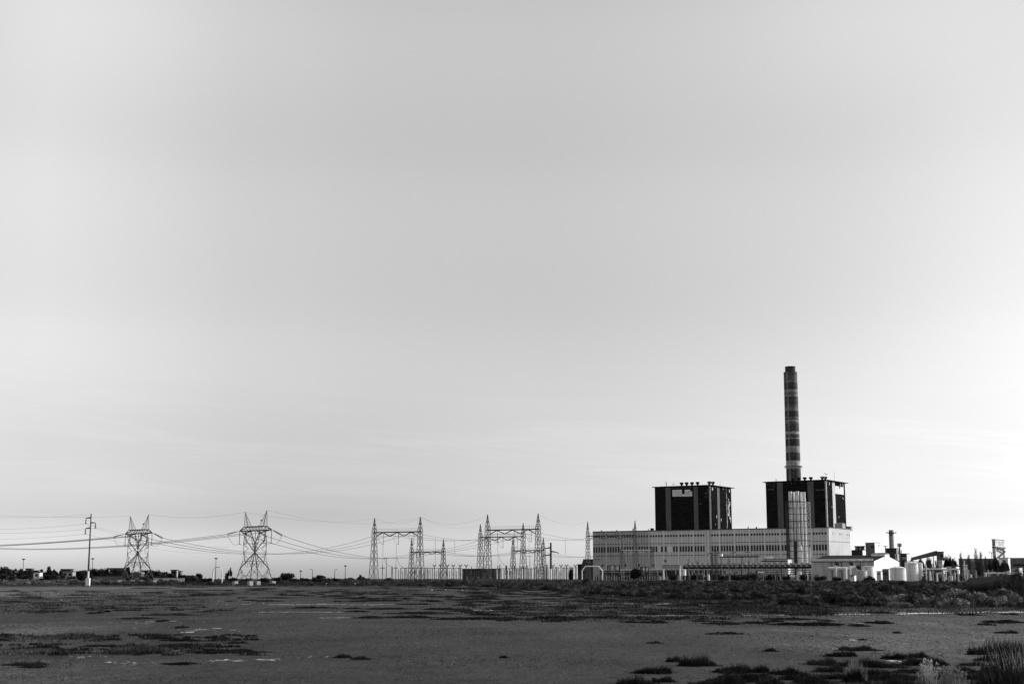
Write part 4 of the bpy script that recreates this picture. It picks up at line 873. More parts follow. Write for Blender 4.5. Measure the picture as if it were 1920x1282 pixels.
def sloped_house():
    O, L, Wd, zt = block(1093.5, 1112, 1116, 1150, 1048.5)
    root = thing('transformer_house', 'dark windowless block with one sloping side at the left end of the hall', 'building', O + UP * ZB)
    Lb = hit(1081, O, HU); vs_ = []
    mb = MB(); top = [O + HU * u + HV * v for u, v in ((0, 0), (L, 0), (L, 12), (0, 12))]; bot = [O + HU * u + HV * v for u, v in ((0, 0), (Lb, 0), (Lb, 12), (0, 12))]
    mb.hexa([(p.x, p.y, ZB - .5) for p in bot], [(p.x, p.y, zt) for p in top]); mb.build('wall', M['darkwall'], root)
    mb = MB(); mb.obox(O, HU, HV, -.2, L + .2, -.2, 12.2, zt, zt + .35); mb.build('roof', M['dark'], root)
    O2, L2, W2, z2 = block(1083, 1095, 1097, 1165, 1057); mb = MB(); mb.obox(O2, HU, HV, 0, L2, 0, 8, ZB, z2); mb.build('side_block', M['dark'], root)
sloped_house()
def pipe_arch(pxs, ytop, ysh, D, r, label, m='white'):
    a, b, c, d = pxs; P = lambda x, y: W(x, y, D)
    base = plan((a + d) / 2, D); zb = max(.8, ground_z(base.x, D)); root = thing('pipe_arch', label, 'pipe arch', base + UP * zb)
    pts = [Vector((P(a, ysh).x, D, zb - .3)), P(a, ysh), P(b, ytop), P(c, ytop), P(d, ysh), Vector((P(d, ysh).x, D, zb - .3))]
    mb = MB()
    for p, q in zip(pts, pts[1:]): mb.beam(p, q, r / .7, n=10)
    for p in pts[1:-1]: mb.lathe(p, [(r * .5, p.z - r), (r * 1.02, p.z - r * .4), (r * 1.02, p.z + r * .4), (r * .5, p.z + r)], 10)
    mb.build('pipe', M[m], root)
    for x in (a, d):
        q = P(x, ysh); mb = MB(); mb.box(q, r * 3, r * 3, zb - .4, zb + .5); mb.build('pipe_support', M['concrete'], root)
pipe_arch((1091.3, 1097.5, 1122, 1129.3), 1061.3, 1069.5, 900, .34, 'broad white pipe arch with sloping shoulders before the left end of the hall')
pipe_arch((399.5, 404, 412.5, 416.8), 1062.5, 1070, 690, .26, 'narrow white rounded pipe arch left of the larger pylon')
def lamp_mast(px, D, ytop, kind, label):
    p = plan(px, D); z = Zat(px, ytop, D); s = D / FE; zb = 1.0
    root = thing('floodlight_mast' if kind == 'flood' else 'street_lamp', label, 'light mast' if kind == 'flood' else 'street lamp', p + UP * zb)
    mb = MB(); mb.lathe(p, [(.28, zb), (.14, z)], 8); mb.build('pole', M['lattice'], root)
    X = Vector((1, 0, 0))
    if kind == 'flood':
        mb = MB(); mb.beam(p - X * 1.7 * s + UP * (z - .4), p + X * 1.7 * s + UP * (z - .4), .2); mb.build('crossbar', M['girder'], root)
        for t in (-1.3, 0, 1.3): mb = MB(); c = p + X * t * s + UP * (z + .1); mb.obox(Vector((c.x, c.y, 0)), X, Vector((0, 1, 0)), -.4, .4, -.35, .3, c.z - .3, c.z + .3); mb.build('floodlight', M['dark'], root)
    else:
        for sd_ in ((-1, 1) if kind == 'double' else (1 if kind == 'right' else -1,)):
            mb = MB(); e = p + X * sd_ * 3.2 * s + UP * (z + .1); mb.path([p + UP * (z - .8), p + X * sd_ * 1.2 * s + UP * (z + .2), e], .16); arm = mb.build('arm', M['lattice'], root)
            mb = MB(); mb.beam(e, e + X * sd_ * 1.7 * s - UP * .05, .42, .25, n=6); mb.build('lamp_head', M['girder'], arm)
for a in [(42.5, 900, 1048, 'flood', 'floodlight mast among the far houses left of the slim pole'), (172.3, 900, 1047, 'flood', 'floodlight mast just right of the slim concrete pole'), (404, 900, 1046.5, 'flood', 'floodlight mast rising behind the narrow white pipe arch'), (563.5, 1000, 1070, 'flood', 'small floodlight mast in the open right of the larger pylon'),
          (586, 980, 1067, 'left', 'thin street lamp with a short arm, first one right of the larger pylon'), (627.5, 980, 1067.5, 'right', 'thin street lamp with a short arm, second one right of the larger pylon'), (647.3, 980, 1060.5, 'flood', 'floodlight mast just left of the first tall gantry'), (724.2, 960, 1045.5, 'double', 'thin twin-armed street lamp under the first tall gantry beam'), (993.5, 1000, 1042, 'double', 'thin twin-armed street lamp behind the right leg of the tallest gantry'),
          (1861.5, 900, 1035.5, 'double', 'tall twin-armed lamp pole before the pale concrete tower on the right')]:
    lamp_mast(*a)
# ================================================================== IN FRONT OF THE HALL
def cooler_rack():
    D = 1040; O = plan(1529, D); L = hit(1281, O, HU); zt = Zat(1529, 1057.5, D); zb_ = Zat(1529, 1063.5, D)
    root = thing('air_cooler_rack', 'long dark elevated pipe rack with a row of fan motors, standing before the hall', 'pipe rack', O + UP * ZB)
    mb = MB(); mb.obox(O, HU, HV, 0, L, 0, 9, zb_, zt); mb.build('deck', M['roof'], root)
    mb = MB(); mb.obox(O, HU, HV, -.3, L + .3, -.3, 0, zb_ - .7, zb_ + .4); mb.build('edge_girder', M['dark'], root)
    for k in range(25):
        u = lerp(2, L - 3, k / 24); mb = MB(); p = O + HU * u + HV * 2.5; mb.lathe(p, [(1.9, zt), (1.5, zt + .9), (1.7, zt + 1.2)], 10); mb.build('fan_cowl', M['concrete'], root)
        mb = MB(); mb.obox(O, HU, HV, u - .55, u + .55, -.55, -.1, zt - 1.25, zt - .55); mb.build('fan_motor', M['pale'], root)
        mb = MB(); mb.obox(O, HU, HV, u - .22, u + .22, .2, .64, ZB - .5, zb_ - .7)
        mb.build('leg', M['paleconcrete' if k % 3 else 'concrete'], root)
        mb = MB(); mb.obox(O, HU, HV, u + 1.8, u + 2.2, 7.5, 7.9, ZB - .5, zb_); mb.build('rear_leg', M['concrete'], root)
    for y, h, m in ((1068.5, .5, 'concrete'), (1072, .4, 'girder'), (1076.5, .5, 'girder')):
        z = Zat(1529, y, D); mb = MB(); mb.hcyl(O + HU * 1 + HV * 4 + UP * z, O + HU * (L * .78) + HV * 4 + UP * z, h * .55, 8); mb.build('pipe_run', M[m], root)
    for k in range(4):
        z = Zat(1390, 1067 + 2.6 * k, D)
        for j in range(15):
            u = lerp(hit(1412, O, HU), hit(1360, O, HU), j / 14); mb = MB(); mb.obox(O, HU, HV, u - .5, u + .5, 1.4, 2.2, z - .5, z + .35); mb.build('tube_end', M['pale'], root)
    O2, L2, W2, z2 = block(1531, 1554, 1556, 1035, 1058.3); mb = MB()
    for k in range(9):
        p = O2 + HU * lerp(.3, L2, k / 8); mb.beam(p + UP * ZB, p + UP * z2, .3)
        if k < 8: q = O2 + HU * lerp(.3, L2, (k + 1) / 8); mb.beam(p + UP * zb_, q + UP * z2, .18); mb.beam(p + UP * z2, q + UP * z2, .25); mb.beam(p + UP * zb_, q + UP * zb_, .35)
    mb.build('end_frame', M['pale'], root)
cooler_rack()
def portal():
    D = 1045; O = plan(1275, D); L = hit(1242, O, HU); zt = Zat(1275, 1059.5, D); z1 = Zat(1275, 1065.5, D)
    root = thing('portal_frame', 'grey steel portal frame with a deep beam, at the left end of the pipe rack', 'portal frame', O + UP * ZB)
    mb = MB(); mb.obox(O, HU, HV, 0, L, 0, 1.2, z1, zt); mb.build('beam', M['concrete'], root)
    for u in (0, L - .9): mb = MB(); mb.obox(O, HU, HV, u, u + .9, .1, 1.1, ZB - .4, z1); mb.build('column', M['paleconcrete'], root)
    mb = MB(); mb.obox(O, HU, HV, 0, L, -.05, 1.25, zt, zt + .3); mb.build('cap', M['dark'], root)
    for k in range(3): u = lerp(3, L - 3, k / 2); mb = MB(); mb.obox(O, HU, HV, u - .15, u + .15, .4, .7, z1 - 3, z1); mb.build('hanger', M['girder'], root)
portal()
def tank(px0, px1, yt, yb, D, label, m='tank', cap='flat', legs=False, rail=False, cat='storage tank', name='storage_tank'):
    pc = (px0 + px1) / 2; p = plan(pc, D); r = (px1 - px0) / 2 * D / FE; zt = Zat(pc, yt, D); zb = ZB - .5 if yb is None else Zat(pc, yb, D)
    root = thing(name, label, cat, p + UP * ZB)
    ct = min(r * .25, (zt - zb) * .12); prof = [(r, zb)]
    n = 5
    for k in range(1, n): z = lerp(zb, zt - ct, k / n); prof += [(r, z - .06), (r * 1.003, z), (r, z + .06)]
    prof += [(r, zt - ct), (r * 1.015, zt - ct + .1), (r * .55, zt - ct * .35), (.2, zt)] if cap == 'cone' else [(r, zt - .3), (r * 1.02, zt - .25), (r * 1.02, zt), (r * .96, zt), (r * .3, zt + .15)]
    mb = MB(); mb.lathe(p, prof, 36); mb.build('shell', M[m], root, smooth=True)
    if legs:
        for a in range(4): t = a * 1.571 + .6; q = p + Vector((math.cos(t), math.sin(t), 0)) * r * .85; mb = MB(); mb.beam(q + UP * (ZB - .4), q + UP * (zb + .4), .3); mb.build('leg', M['pale'], root)
    if rail:
        mb = MB(); k_ = 16
        for a in range(k_):
            t = 6.283 * a / k_; q = p + Vector((math.cos(t), math.sin(t), 0)) * r * .97; t2 = 6.283 * (a + 1) / k_; q2 = p + Vector((math.cos(t2), math.sin(t2), 0)) * r * .97
            mb.beam(q + UP * (zt - ct), q + UP * (zt - ct + 1.3), .12); mb.beam(q + UP * (zt - ct + 1.3), q2 + UP * (zt - ct + 1.3), .1)
        mb.build('handrail', M['concrete'], root)
    mb = MB(); d = Vector((-.55, -.83, 0)); sv = Vector((.83, -.55, 0))
    for o_ in (-.3, .3): mb.beam(p + d * (r + .25) + sv * o_ + UP * zb, p + d * (r + .25) + sv * o_ + UP * zt, .1)
    for k in range(int((zt - zb) / .6)): mb.beam(p + d * (r + .25) - sv * .3 + UP * (zb + .6 * k), p + d * (r + .25) + sv * .3 + UP * (zb + .6 * k), .06)
    mb.build('ladder', M['concrete'], root)
tank(1276.5, 1286.5, 1067, 1078.5, 985, 'small white vessel on legs at the left end of the pipe rack', 'tank', legs=True)
tank(1669.5, 1698.8, 1061, None, 850, 'wide white storage tank, lowest and nearest of the bright tanks', 'tank', 'cone')
tank(1697.5, 1722, 1052.3, None, 905, 'tall white storage tank behind the wide white tank', 'tank', 'cone', rail=True)
tank(1721.2, 1730.6, 1054, None, 915, 'slim tall white tank, last one at the right of the bright tanks', 'tank', 'cone')
tank(1604, 1626, 1069.5, None, 860, 'dull grey low tank before the warehouse wall', 'tankgrey', 'flat')
tank(1617.5, 1639.5, 1061.3, None, 900, 'pale stained tank behind the dull grey low tank', 'tank', 'flat', rail=True)
tank(1778, 1786, 1079.5, None, 780, 'small pale drum tank among the shrubs right of the bright tanks', 'tankgrey', 'flat')
tank(1582.5, 1588.5, 1064, None, 930, 'narrow white upright vessel beside the white duct', 'tank', 'cone')
tank(1495, 1503, 1071, None, 960, 'small white upright vessel below the steel exhaust stacks', 'tank', 'cone')
tank(1326, 1330.5, 1076.5, None, 960, 'tiny white upright vessel under the pipe rack', 'tank', 'cone')
def hvessel(px0, px1, y, D, r, label, name='pipe_duct', cat='duct', m='tank', elbow=None):
    a, b = W(px0, y, D), W(px1, y, D); c = (a + b) / 2
    root = thing(name, label, cat, Vector((c.x, c.y, ZB)))
    mb = MB(); mb.hcyl(a, b, r, 16); mb.build('shell', M[m], root, smooth=False)
    for t in (.15, .5, .85): q = a.lerp(b, t); mb = MB(); mb.box(q, .5, r * 1.6, ZB - .4, q.z - r * .8); mb.build('support', M['concrete'], root)
    for t in (.02, .35, .68, .98): q = a.lerp(b, t); d = (b - a).normalized(); mb = MB(); mb.hcyl(q - d * .12, q + d * .12, r * 1.12, 16); mb.build('flange', M['concrete'], root)
    if elbow:
        q0 = b; q1 = W(elbow[0], elbow[1], D); mb = MB(); mb.hcyl(q0 - (q1 - q0).normalized() * r * .4, q1, r * .92, 14); mb.build('elbow', M[m], root)
hvessel(1552, 1592, 1065, 935, .95, 'long white horizontal duct in front of the warehouse wall', elbow=(1604, 1062))
hvessel(1421, 1433, 1072.8, 960, .6, 'short white horizontal vessel under the pipe rack', name='pressure_vessel', cat='pressure vessel')
hvessel(1482, 1491, 1080.5, 950, .8, 'short white horizontal vessel on the ground below the exhaust stacks', name='pressure_vessel', cat='pressure vessel')
def valve(px, y, D, ang, label):
    p = W(px, y, D); root = thing('vent_elbow', label, 'vent elbow', Vector((p.x, p.y, ZB)))
    mb = MB(); mb.lathe(Vector((p.x, p.y, 0)), [(.55, ZB), (.55, p.z)], 10); mb.build('riser', M['pale'], root)
    mb = MB(); d = Vector((math.cos(ang), 0, math.sin(ang))); mb.beam(p - d * .4, p + d * 1.7, 1.6, 2.0, n=10); mb.build('cowl', M['darkwall'], root)
valve(1567, 1057.5, 930, .6, 'dark vent elbow over the left of the white duct'); valve(1594, 1057.5, 925, .5, 'dark vent elbow over the right of the white duct'); valve(1607, 1064, 880, .3, 'pale flared vent elbow over the dull grey low tank')
def catenary_row():
    D = 1020
    for px, yt, l in ((1335.5, 1035, 'dark lattice mast standing before the hall, left of the pair'), (1342.5, 1030, 'thicker dark lattice mast before the hall, right of the pair')):
        p = plan(px, D); z = Zat(px, yt, D); w_ = 1.0 if px < 1340 else 1.6; root = thing('lattice_mast', l, 'lattice mast', p + UP * ZB); mb = MB()
        for sa in (-1, 1):
            for sb in (-1, 1): mb.beam(p + HU * sa * w_ * .5 + HV * sb * w_ * .5 + UP * ZB, p + HU * sa * w_ * .5 + HV * sb * w_ * .5 + UP * z, .25)
        for k in range(18):
            z0 = lerp(ZB, z, k / 18); z1 = lerp(ZB, z, (k + 1) / 18)
            for sb in (-1, 1): mb.beam(p - HU * w_ * .5 + HV * sb * w_ * .5 + UP * z0, p + HU * w_ * .5 + HV * sb * w_ * .5 + UP * z1, .16)
        mb.build('shaft', M['girder'], root)
        mb = MB(); e = p + HU * (3.2 if px < 1340 else -2.6) + UP * (z - 1.2); mb.path([p + UP * (z - .3), e, e - UP * 1.6], .4); mb.build('arm', M['girder'], root)
    a, b = W(1349, 1043.6, D), W(1423, 1043.0, D); c = (a + b) / 2
    root = thing('overhead_pipe_bridge', 'thin dark horizontal pipe bridge on posts before the hall windows', 'pipe bridge', Vector((c.x, c.y, ZB)))
    mb = MB(); mb.beam(a, b, .95); mb.build('bridge_pipe', M['girder'], root)
    for k in range(6): q = a.lerp(b, (k + .3) / 5.6); mb = MB(); mb.beam(Vector((q.x, q.y, ZB - .3)), q, .4); mb.build('post', M['concrete'], root)
    mb = MB(); q = W(1351.5, 1040.8, D); mb.obox(Vector((q.x, q.y, 0)), HU, HV, -1.2, 1.2, -.8, .8, q.z - .8, q.z + 1.1); mb.build('white_box', M['white'], root)
    for k, (x0, x1, y) in enumerate(((1342, 1352, 1036), (1370, 1380, 1035.6), (1397, 1407, 1034.5))):
        mb = MB(); p = W(x0, y + .6, D); q = W(x1, y - .6, D); mb.beam(p, q, .4); mb.beam((p + q) / 2, Vector(((p.x + q.x) / 2, D, a.z)), .18); mb.build('inclined_strut', M['girder'], root)
catenary_row()
def low_annex():
    O, L, Wd, zt = block(1432, 1478, 1481, 1075, 1047)
    root = thing('annex_building', 'low pale flat-roofed annex left of the exhaust stacks, before the hall', 'building', O + UP * ZB)
    mb = MB(); mb.obox(O, HU, HV, 0, L, 0, 10, ZB - .3, zt - .5); mb.build('wall', M['cladend'], root)
    mb = MB(); mb.obox(O, HU, HV, -.3, L + .3, -.4, 10.3, zt - .5, zt); mb.build('roof', M['roof'], root)
    mb = MB(); z = Zat(1455, 1051.3, 1075); mb.obox(O, HU, HV, 0, L + 2, -.5, 0, z - .35, z + .35); mb.build('eaves_pipe', M['dark'], root)
    for k in range(6): u = lerp(3, L - 4, k / 5); mb = MB(); mb.obox(O, HU, HV, u, u + 2, -.07, 0, z - 3.5, z - 1.5); mb.build('window', M['glass'], root)
    p = O + HU * (L * .8) + HV * 3; mb = MB(); mb.obox(p, HU, HV, -2.6, 2.6, -1, 1, zt, zt + 1.3); mb.obox(p, HU, HV, -1.6, 2.6, -.8, .8, zt + 1.3, zt + 2); mb.build('rooftop_unit', M['white'], root)
low_annex()
def skid(px, D, w_, h_, label, m):
    p = plan(px, D); root = thing('pump_skid', label, 'plant machinery', p + UP * ZB, 'pump skids under the pipe rack'); rr = random.Random(int(px)); mb = MB(); mb.obox(p, HU, HV, -w_, w_, -1.6, 1.6, ZB - .3, ZB + h_ * .7); mb.build('casing', M[m], root)
    mb = MB(); mb.lathe(p + HU * w_ * .3, [(.9, ZB + h_ * .7), (.9, ZB + h_), (.4, ZB + h_ + .4)], 10); mb.beam(p - HU * w_ * .5 + UP * ZB, p - HU * w_ * .5 + UP * (ZB + h_ * 1.25), .5); mb.build('motor', M['girder'], root)
    mb = MB(); mb.path([p - HU * w_ * .9 - HV * 1.8 + UP * ZB, p - HU * w_ * .9 - HV * 1.8 + UP * (ZB + h_ * .9), p + HU * w_ * .9 - HV * 1.8 + UP * (ZB + h_ * .9)], .35); mb.build('pipework', M['concrete'], root)
for k in range(19):
    px = 1291 + 12.6 * k; skid(px, 1062, R.uniform(1.7, 2.5), R.uniform(3.0, 6.2), f'{ORD[k]} dark pump skid from the left in the shade of the pipe rack', ['darkwall', 'dark', 'roof'][k % 3])
for k in range(9): skid(1122 + 14 * k, 1130, R.uniform(1.8, 3), R.uniform(3.0, 5.5), f'{ORD[k]} dark machine from the left along the foot of the hall before the portal', ['darkwall', 'dark', 'midwall'][k % 3])
def base_clutter():
    D = 1010; a, b = plan(1118, D), plan(1276, D); root = thing('perimeter_fence', 'low pale post-and-rail fence along the foot of the hall left of the portal frame', 'fence', (a + b) / 2 + UP * ZB); L = (b - a).length
    for k in range(34): p = a.lerp(b, k / 33); mb = MB(); mb.beam(p + UP * (ZB - .3), p + UP * (ZB + 2.6 + .4 * (k % 3)), .28); mb.build('post', M['paleconcrete'], root)
    mb = MB(); mb.beam(a + UP * (ZB + 2.2), b + UP * (ZB + 2.2), .12); mb.beam(a + UP * (ZB + 1.1), b + UP * (ZB + 1.1), .12); mb.build('rails', M['concrete'], root)
    D = 1090; a, b = W(1128, 1068, D), W(1242, 1067.4, D); c = (a + b) / 2; root = thing('pipe_trestle', 'thin pale pipe trestle running along the hall above the low fence', 'pipe trestle', Vector((c.x, c.y, ZB)))
    mb = MB(); mb.beam(a, b, .75); mb.beam(a - UP * 1.5, b - UP * 1.5, .3); mb.build('pipe_run', M['pale'], root)
    for k in range(15): p = a.lerp(b, k / 14); mb = MB(); mb.beam(Vector((p.x, p.y, ZB - .3)), p, .42); mb.build('post', M['concrete' if k % 2 else 'girder'], root)
    for px, yt, w_, l in ((1151, 1060, 22, 'dark open box frame at the foot of the hall, right of the broad white arch'), (1209, 1062.5, 14, 'smaller dark open frame at the foot of the hall')):
        p0, p1 = plan(px - w_ / 2, 1070), plan(px + w_ / 2, 1070); zt = Zat(px, yt, 1070); root = thing('steel_portal', l, 'steel portal', (p0 + p1) / 2 + UP * ZB); mb = MB()
        for q in (p0, p1):
            for o_ in (Vector((0, 0, 0)), Vector((0, 5, 0))): mb.beam(q + o_ + UP * (ZB - .3), q + o_ + UP * zt, .45)
        for o_ in (Vector((0, 0, 0)), Vector((0, 5, 0))): mb.beam(p0 + o_ + UP * zt, p1 + o_ + UP * zt, .6); mb.beam(p0 + o_ + UP * (zt - 3), p1 + o_ + UP * (zt - 3), .3)
        mb.build('frame', M['girder'], root)
        for k in range(4): q = p0.lerp(p1, (k + .7) / 4.4); mb = MB(); mb.lathe(q, [(.35, zt - 3), (.5, zt - 2.2), (.35, zt - 1.4), (.5, zt - .8), (.3, zt)], 8); mb.build('bushing', M['pale' if k % 2 else 'insul'], root)
    for k, px in enumerate((1291, 1308, 1352, 1368, 1391, 1404, 1437, 1452, 1466, 1524, 1543, 1548, 1556, 1571, 1580)):
        D = 1020; p = plan(px, D); yt = (1046, 1050, 1044, 1048, 1041, 1049, 1046, 1043, 1050, 1044, 1036, 1047, 1049, 1042, 1046)[k]; z = Zat(px, yt, D); root = thing('lightning_mast', f'{ORD[k]} thin grey mast from the left along the pipe rack before the hall', 'mast', p + UP * ZB); mb = MB(); mb.lathe(p, [(.32, ZB), (.14, z)], 6); mb.build('pole', M['girder'], root); mb = MB(); mb.beam(p + UP * (z - 1.5) - HU * 1.0, p + UP * (z - 1.5) + HU * 1.0, .2); mb.build('crossbar', M['girder'], root)
base_clutter()
def warehouse():
    O, L, Wd, _ = block(1521, 1640, 1686.3, 950, 1050); ze = Zat(1640, 1050.6, 950); Yr = (O + HV * Wd / 2).y; zr = Zat(1662, 1041, Yr); zc = Zat(1663.5, 1035.8, Yr)
    root = thing('warehouse', 'long low warehouse with a bright white gable end and a raised ridge vent', 'warehouse', O + UP * ZB)
    mb = MB(); mb.obox(O, HU, HV, .3, L, 0, .5, ZB - .5, ze - .1); wl = mb.build('long_wall', M['claddark'], root)
    mb = MB()
    for k in range(5): u = lerp(13, L - 6, k / 4.4); mb.obox(O, HU, HV, u - .25, u + .25, -.15, 0, ZB, ze - .9); 
    mb = MB(); mb.obox(O, HU, HV, .3, L, -.35, 0, ze - .75, ze - .25); mb.build('gutter', M['dark'], root)
    def prism(v0, v1, u0, u1, za, zb2, zm, mb, th):
        a = [O + HU * u + HV * v for u, v in ((u0, v0), (u1, v0), (u1, v1), (u0, v1))]
    mb = MB(); g = []
    for u in (0, .5):
        g += [O + HU * u + HV * v + UP * z for v, z in ((0, ZB - .5), (Wd, ZB - .5), (Wd, ze), (Wd / 2, zr), (0, ze))]
    mb.add(g, [(0, 1, 2, 3, 4), (9, 8, 7, 6, 5)] + [(k, 5 + k, 5 + (k + 1) % 5, (k + 1) % 5) for k in range(5)]); gb = mb.build('gable_wall', M['white'], root)
    mb = MB()
    for s_ in (0, 1):
        v0 = -.9 if s_ == 0 else Wd + .9; zz = ze - .35
        q = [O + HU * u + HV * v + UP * z for u, v, z in ((-.25, v0, zz), (L + .3, v0, zz), (L + .3, Wd / 2, zr + .02), (-.25, Wd / 2, zr + .02))]
        q2 = [p + UP * .35 for p in q]
        mb.hexa(q if s_ == 0 else q[::-1], q2 if s_ == 0 else q2[::-1])
    mb.build('roof', M['dark'], root)
    mb = MB(); mb.obox(O, HU, HV, .6, L, -1.0, -.45, ze - .25, ze + 1.35); mb.build('fascia', M['cladend'], root)
    mb = MB(); mb.obox(O, HU, HV, -.3, 9, Wd / 2 - 5.2, Wd / 2 + 5.2, zr - 2.5, zc - .9); rv = mb.build('ridge_vent', M['white'], root)
    mb = MB(); g = []
    for u in (-.6, 9.3): g += [O + HU * u + HV * (Wd / 2 + v) + UP * z for v, z in ((-5.6, zc - .9), (5.6, zc - .9), (0, zc))]
    mb.add(g, [(0, 1, 2), (5, 4, 3), (0, 3, 4, 1), (1, 4, 5, 2), (2, 5, 3, 0)]); mb.build('vent_roof', M['roof'], rv)
    for px in (1600.5, 1614, 1628.5):
        t = hit(px, O, HU, 1048); mb = MB(); p = O + HU * t - HV * .9; mb.obox(p, HU, HV, -1.3, 1.3, -.7, .5, ze - .2, ze + .7); mb.obox(p, HU, HV, -1.0, .2, -.6, .4, ze + .7, ze + 1.2); mb.build('roof_fan', M['white'], root)
    for px in (1613.5, 1560, 1578): t = hit(px, O, HU, 1060); mb = MB(); mb.obox(O, HU, HV, t - .2, t + .2, -.3, 0, ZB, ze - .75); mb.build('downpipe', M['darkwall'], root)
    mb = MB(); mb.obox(O, HU, HV, -.12, 0, Wd * .33, Wd * .58, ZB, ZB + 5.2); mb.build('gate', M['midwall'], root)
    mb = MB(); mb.obox(O, HU, HV, -.2, 0, Wd * .12, Wd * .2, ZB, ZB + 4.5); mb.build('door', M['concrete'], root)
warehouse()
def facbox(name, label, cat, pl, pc, pr, D, yt, m, mside=None, feats=None, roofm='roof'):
    O, L, Wd, zt = block(pl, pc, pr, D, yt); root = thing(name, label, cat, O + UP * ZB)
    mb = MB(); mb.obox(O, HU, HV, .3, L, 0, Wd, ZB - .5, zt - .3); mb.build('wall', M[m], root)
    mb = MB(); mb.obox(O, HU, HV, 0, .3, -.02, Wd + .02, ZB - .5, zt - .3); mb.build('end_wall', M[mside or m], root)
    mb = MB(); mb.obox(O, HU, HV, -.25, L + .25, -.25, Wd + .25, zt - .3, zt); mb.build('roof', M[roofm], root)
    for (nm, x0, x1, y0, y1, mm) in feats or []:
        side = x0 > pc; d = HV if side else HU
        a = hit(x0, O, d, y0); b = hit(x1, O, d, y0); q = O + d * (a + b) / 2; z0, z1 = Zat(x0, y1, q.y), Zat(x0, y0, q.y); a, b = min(a, b), max(a, b)
        mb = MB()
        if side: mb.obox(O, HU, HV, -.12, 0, a, b, z0, z1)
        else: mb.obox(O, HU, HV, a, b, -.12, 0, z0, z1)
        mb.build(nm, M[mm], root)
    return root, O, L, Wd, zt
r_, O_, L_, W_, zt_ = facbox('plant_building', 'dark low block with rooftop fans, between the hall end and the white cube', 'building', 1597.5, 1619.5, 1631.5, 1260, 1030.5, 'darkwall', 'white')
for k in range(4):
    mb = MB(); p = O_ + HU * lerp(2, L_ - 3, k / 3) + HV * 6; mb.lathe(p, [(1.9, zt_), (1.5, zt_ + 1.6), (2.2, zt_ + 3.2), (2.2, zt_ + 3.6)], 12); mb.build('rooftop_fan', M['concrete' if k % 2 else 'darkwall'], r_)
facbox('plant_building', 'tall grey block with one dark window and white end, left of the shorter chimney', 'building', 1624.3, 1642.6, 1651, 1200, 1016.5, 'midwall', 'white', [('window', 1633, 1640.3, 1022, 1026.8, 'glass'), ('window', 1647, 1648.5, 1021, 1024, 'roof')])
facbox('plant_building', 'dark brick block standing in front of the shorter chimney', 'building', 1661.4, 1683.2, 1687, 1180, 1027, 'darkwall', 'concrete', [('window', 1664, 1667, 1031, 1034, 'dark'), ('window', 1672, 1675, 1031, 1034, 'dark')], 'dark')
facbox('plant_building', 'lower dark block with pale legs, right of the telecom mast', 'building', 1688.5, 1702, 1706, 1190, 1037, 'darkwall', 'palewall', [('doorway', 1691, 1700, 1043.5, 1049, 'concrete')], 'dark')
facbox('plant_building', 'small pale block in front of the dark brick block', 'building', 1678.6, 1684, 1687.3, 1100, 1037, 'palewall', 'concrete', [('window', 1680, 1682, 1041, 1045, 'roof')])
facbox('office_building', 'long low office building with alternating white and dark bands, behind the slim tall tank', 'building', 1731, 1766, 1774, 900, 1063, 'palewall', 'white', [('window_band', 1732, 1765.5, 1068.2, 1071.8, 'glass'), ('window_band', 1732, 1765.5, 1076, 1081, 'glass')])
facbox('plant_building', 'small white cube above the low banded office building', 'building', 1760, 1768.5, 1771, 1100, 1049, 'palewall', 'white', [('window', 1762, 1766, 1053, 1055, 'roof')])
facbox('garden_shed', 'tiny white hut right of the low banded office building', 'hut', 1765, 1770, 1774.5, 850, 1068, 'white', 'white', [('door', 1766.5, 1768.5, 1071, 1076, 'midwall')])
facbox('shipping_container', 'white container beyond the black pipe, right of the white columns', 'container', 1836, 1843, 1845.5, 760, 1080, 'white', 'white', [('door', 1838, 1840, 1081.5, 1083.5, 'concrete')])
facbox('shipping_container', 'smaller white container with clutter beside it, beyond the black pipe', 'container', 1825, 1828.5, 1831, 780, 1081, 'palewall', 'white', [('door', 1826, 1827.5, 1082, 1084, 'concrete')])
facbox('control_cabin', 'pale boxy cabin before the dull grey low tank', 'cabin', 1593, 1602, 1604.5, 835, 1077, 'palewall', 'white', [('window', 1595, 1599, 1079, 1081, 'glass')])
facbox('control_cabin', 'grey boxy cabin under the warehouse gable, left of the wide white tank', 'cabin', 1654, 1667, 1672, 880, 1066, 'midwall', 'palewall', [('window', 1656, 1664, 1072, 1078, 'glass')])
facbox('control_cabin', 'white boxy cabin under the left of the warehouse gable', 'cabin', 1643, 1652, 1655, 890, 1070, 'palewall', 'white', [('window', 1645, 1649, 1074, 1077, 'roof')])
def telecom():
    D = 1080; p = plan(1689, D); z = lambda y: Zat(1689, y, D); root = thing('telecom_mast', 'dark telecom mast with round dishes, right of the shorter chimney', 'telecom mast', p + UP * ZB)
    mb = MB(); mb.lathe(p, [(.7, ZB), (.45, z(1018))], 8); mb.build('pole', M['girder'], root)
    for y, n in ((1021.5, 6), (1034, 4)):
        for k in range(n):
            a = 6.283 * k / n; d = Vector((math.cos(a), math.sin(a), 0)); c = p + d * 1.3 + UP * z(y); mb = MB(); mb.beam(c - UP * 1.3, c + UP * 1.3, .42); mb.build('antenna_panel', M['darkwall' if k % 2 else 'concrete'], root)
        mb = MB(); mb.lathe(p, [(1.5, z(y) - .9), (1.6, z(y) - .9), (1.6, z(y) - .7), (1.5, z(y) - .7)], 14); mb.build('ring', M['girder'], root)
telecom()
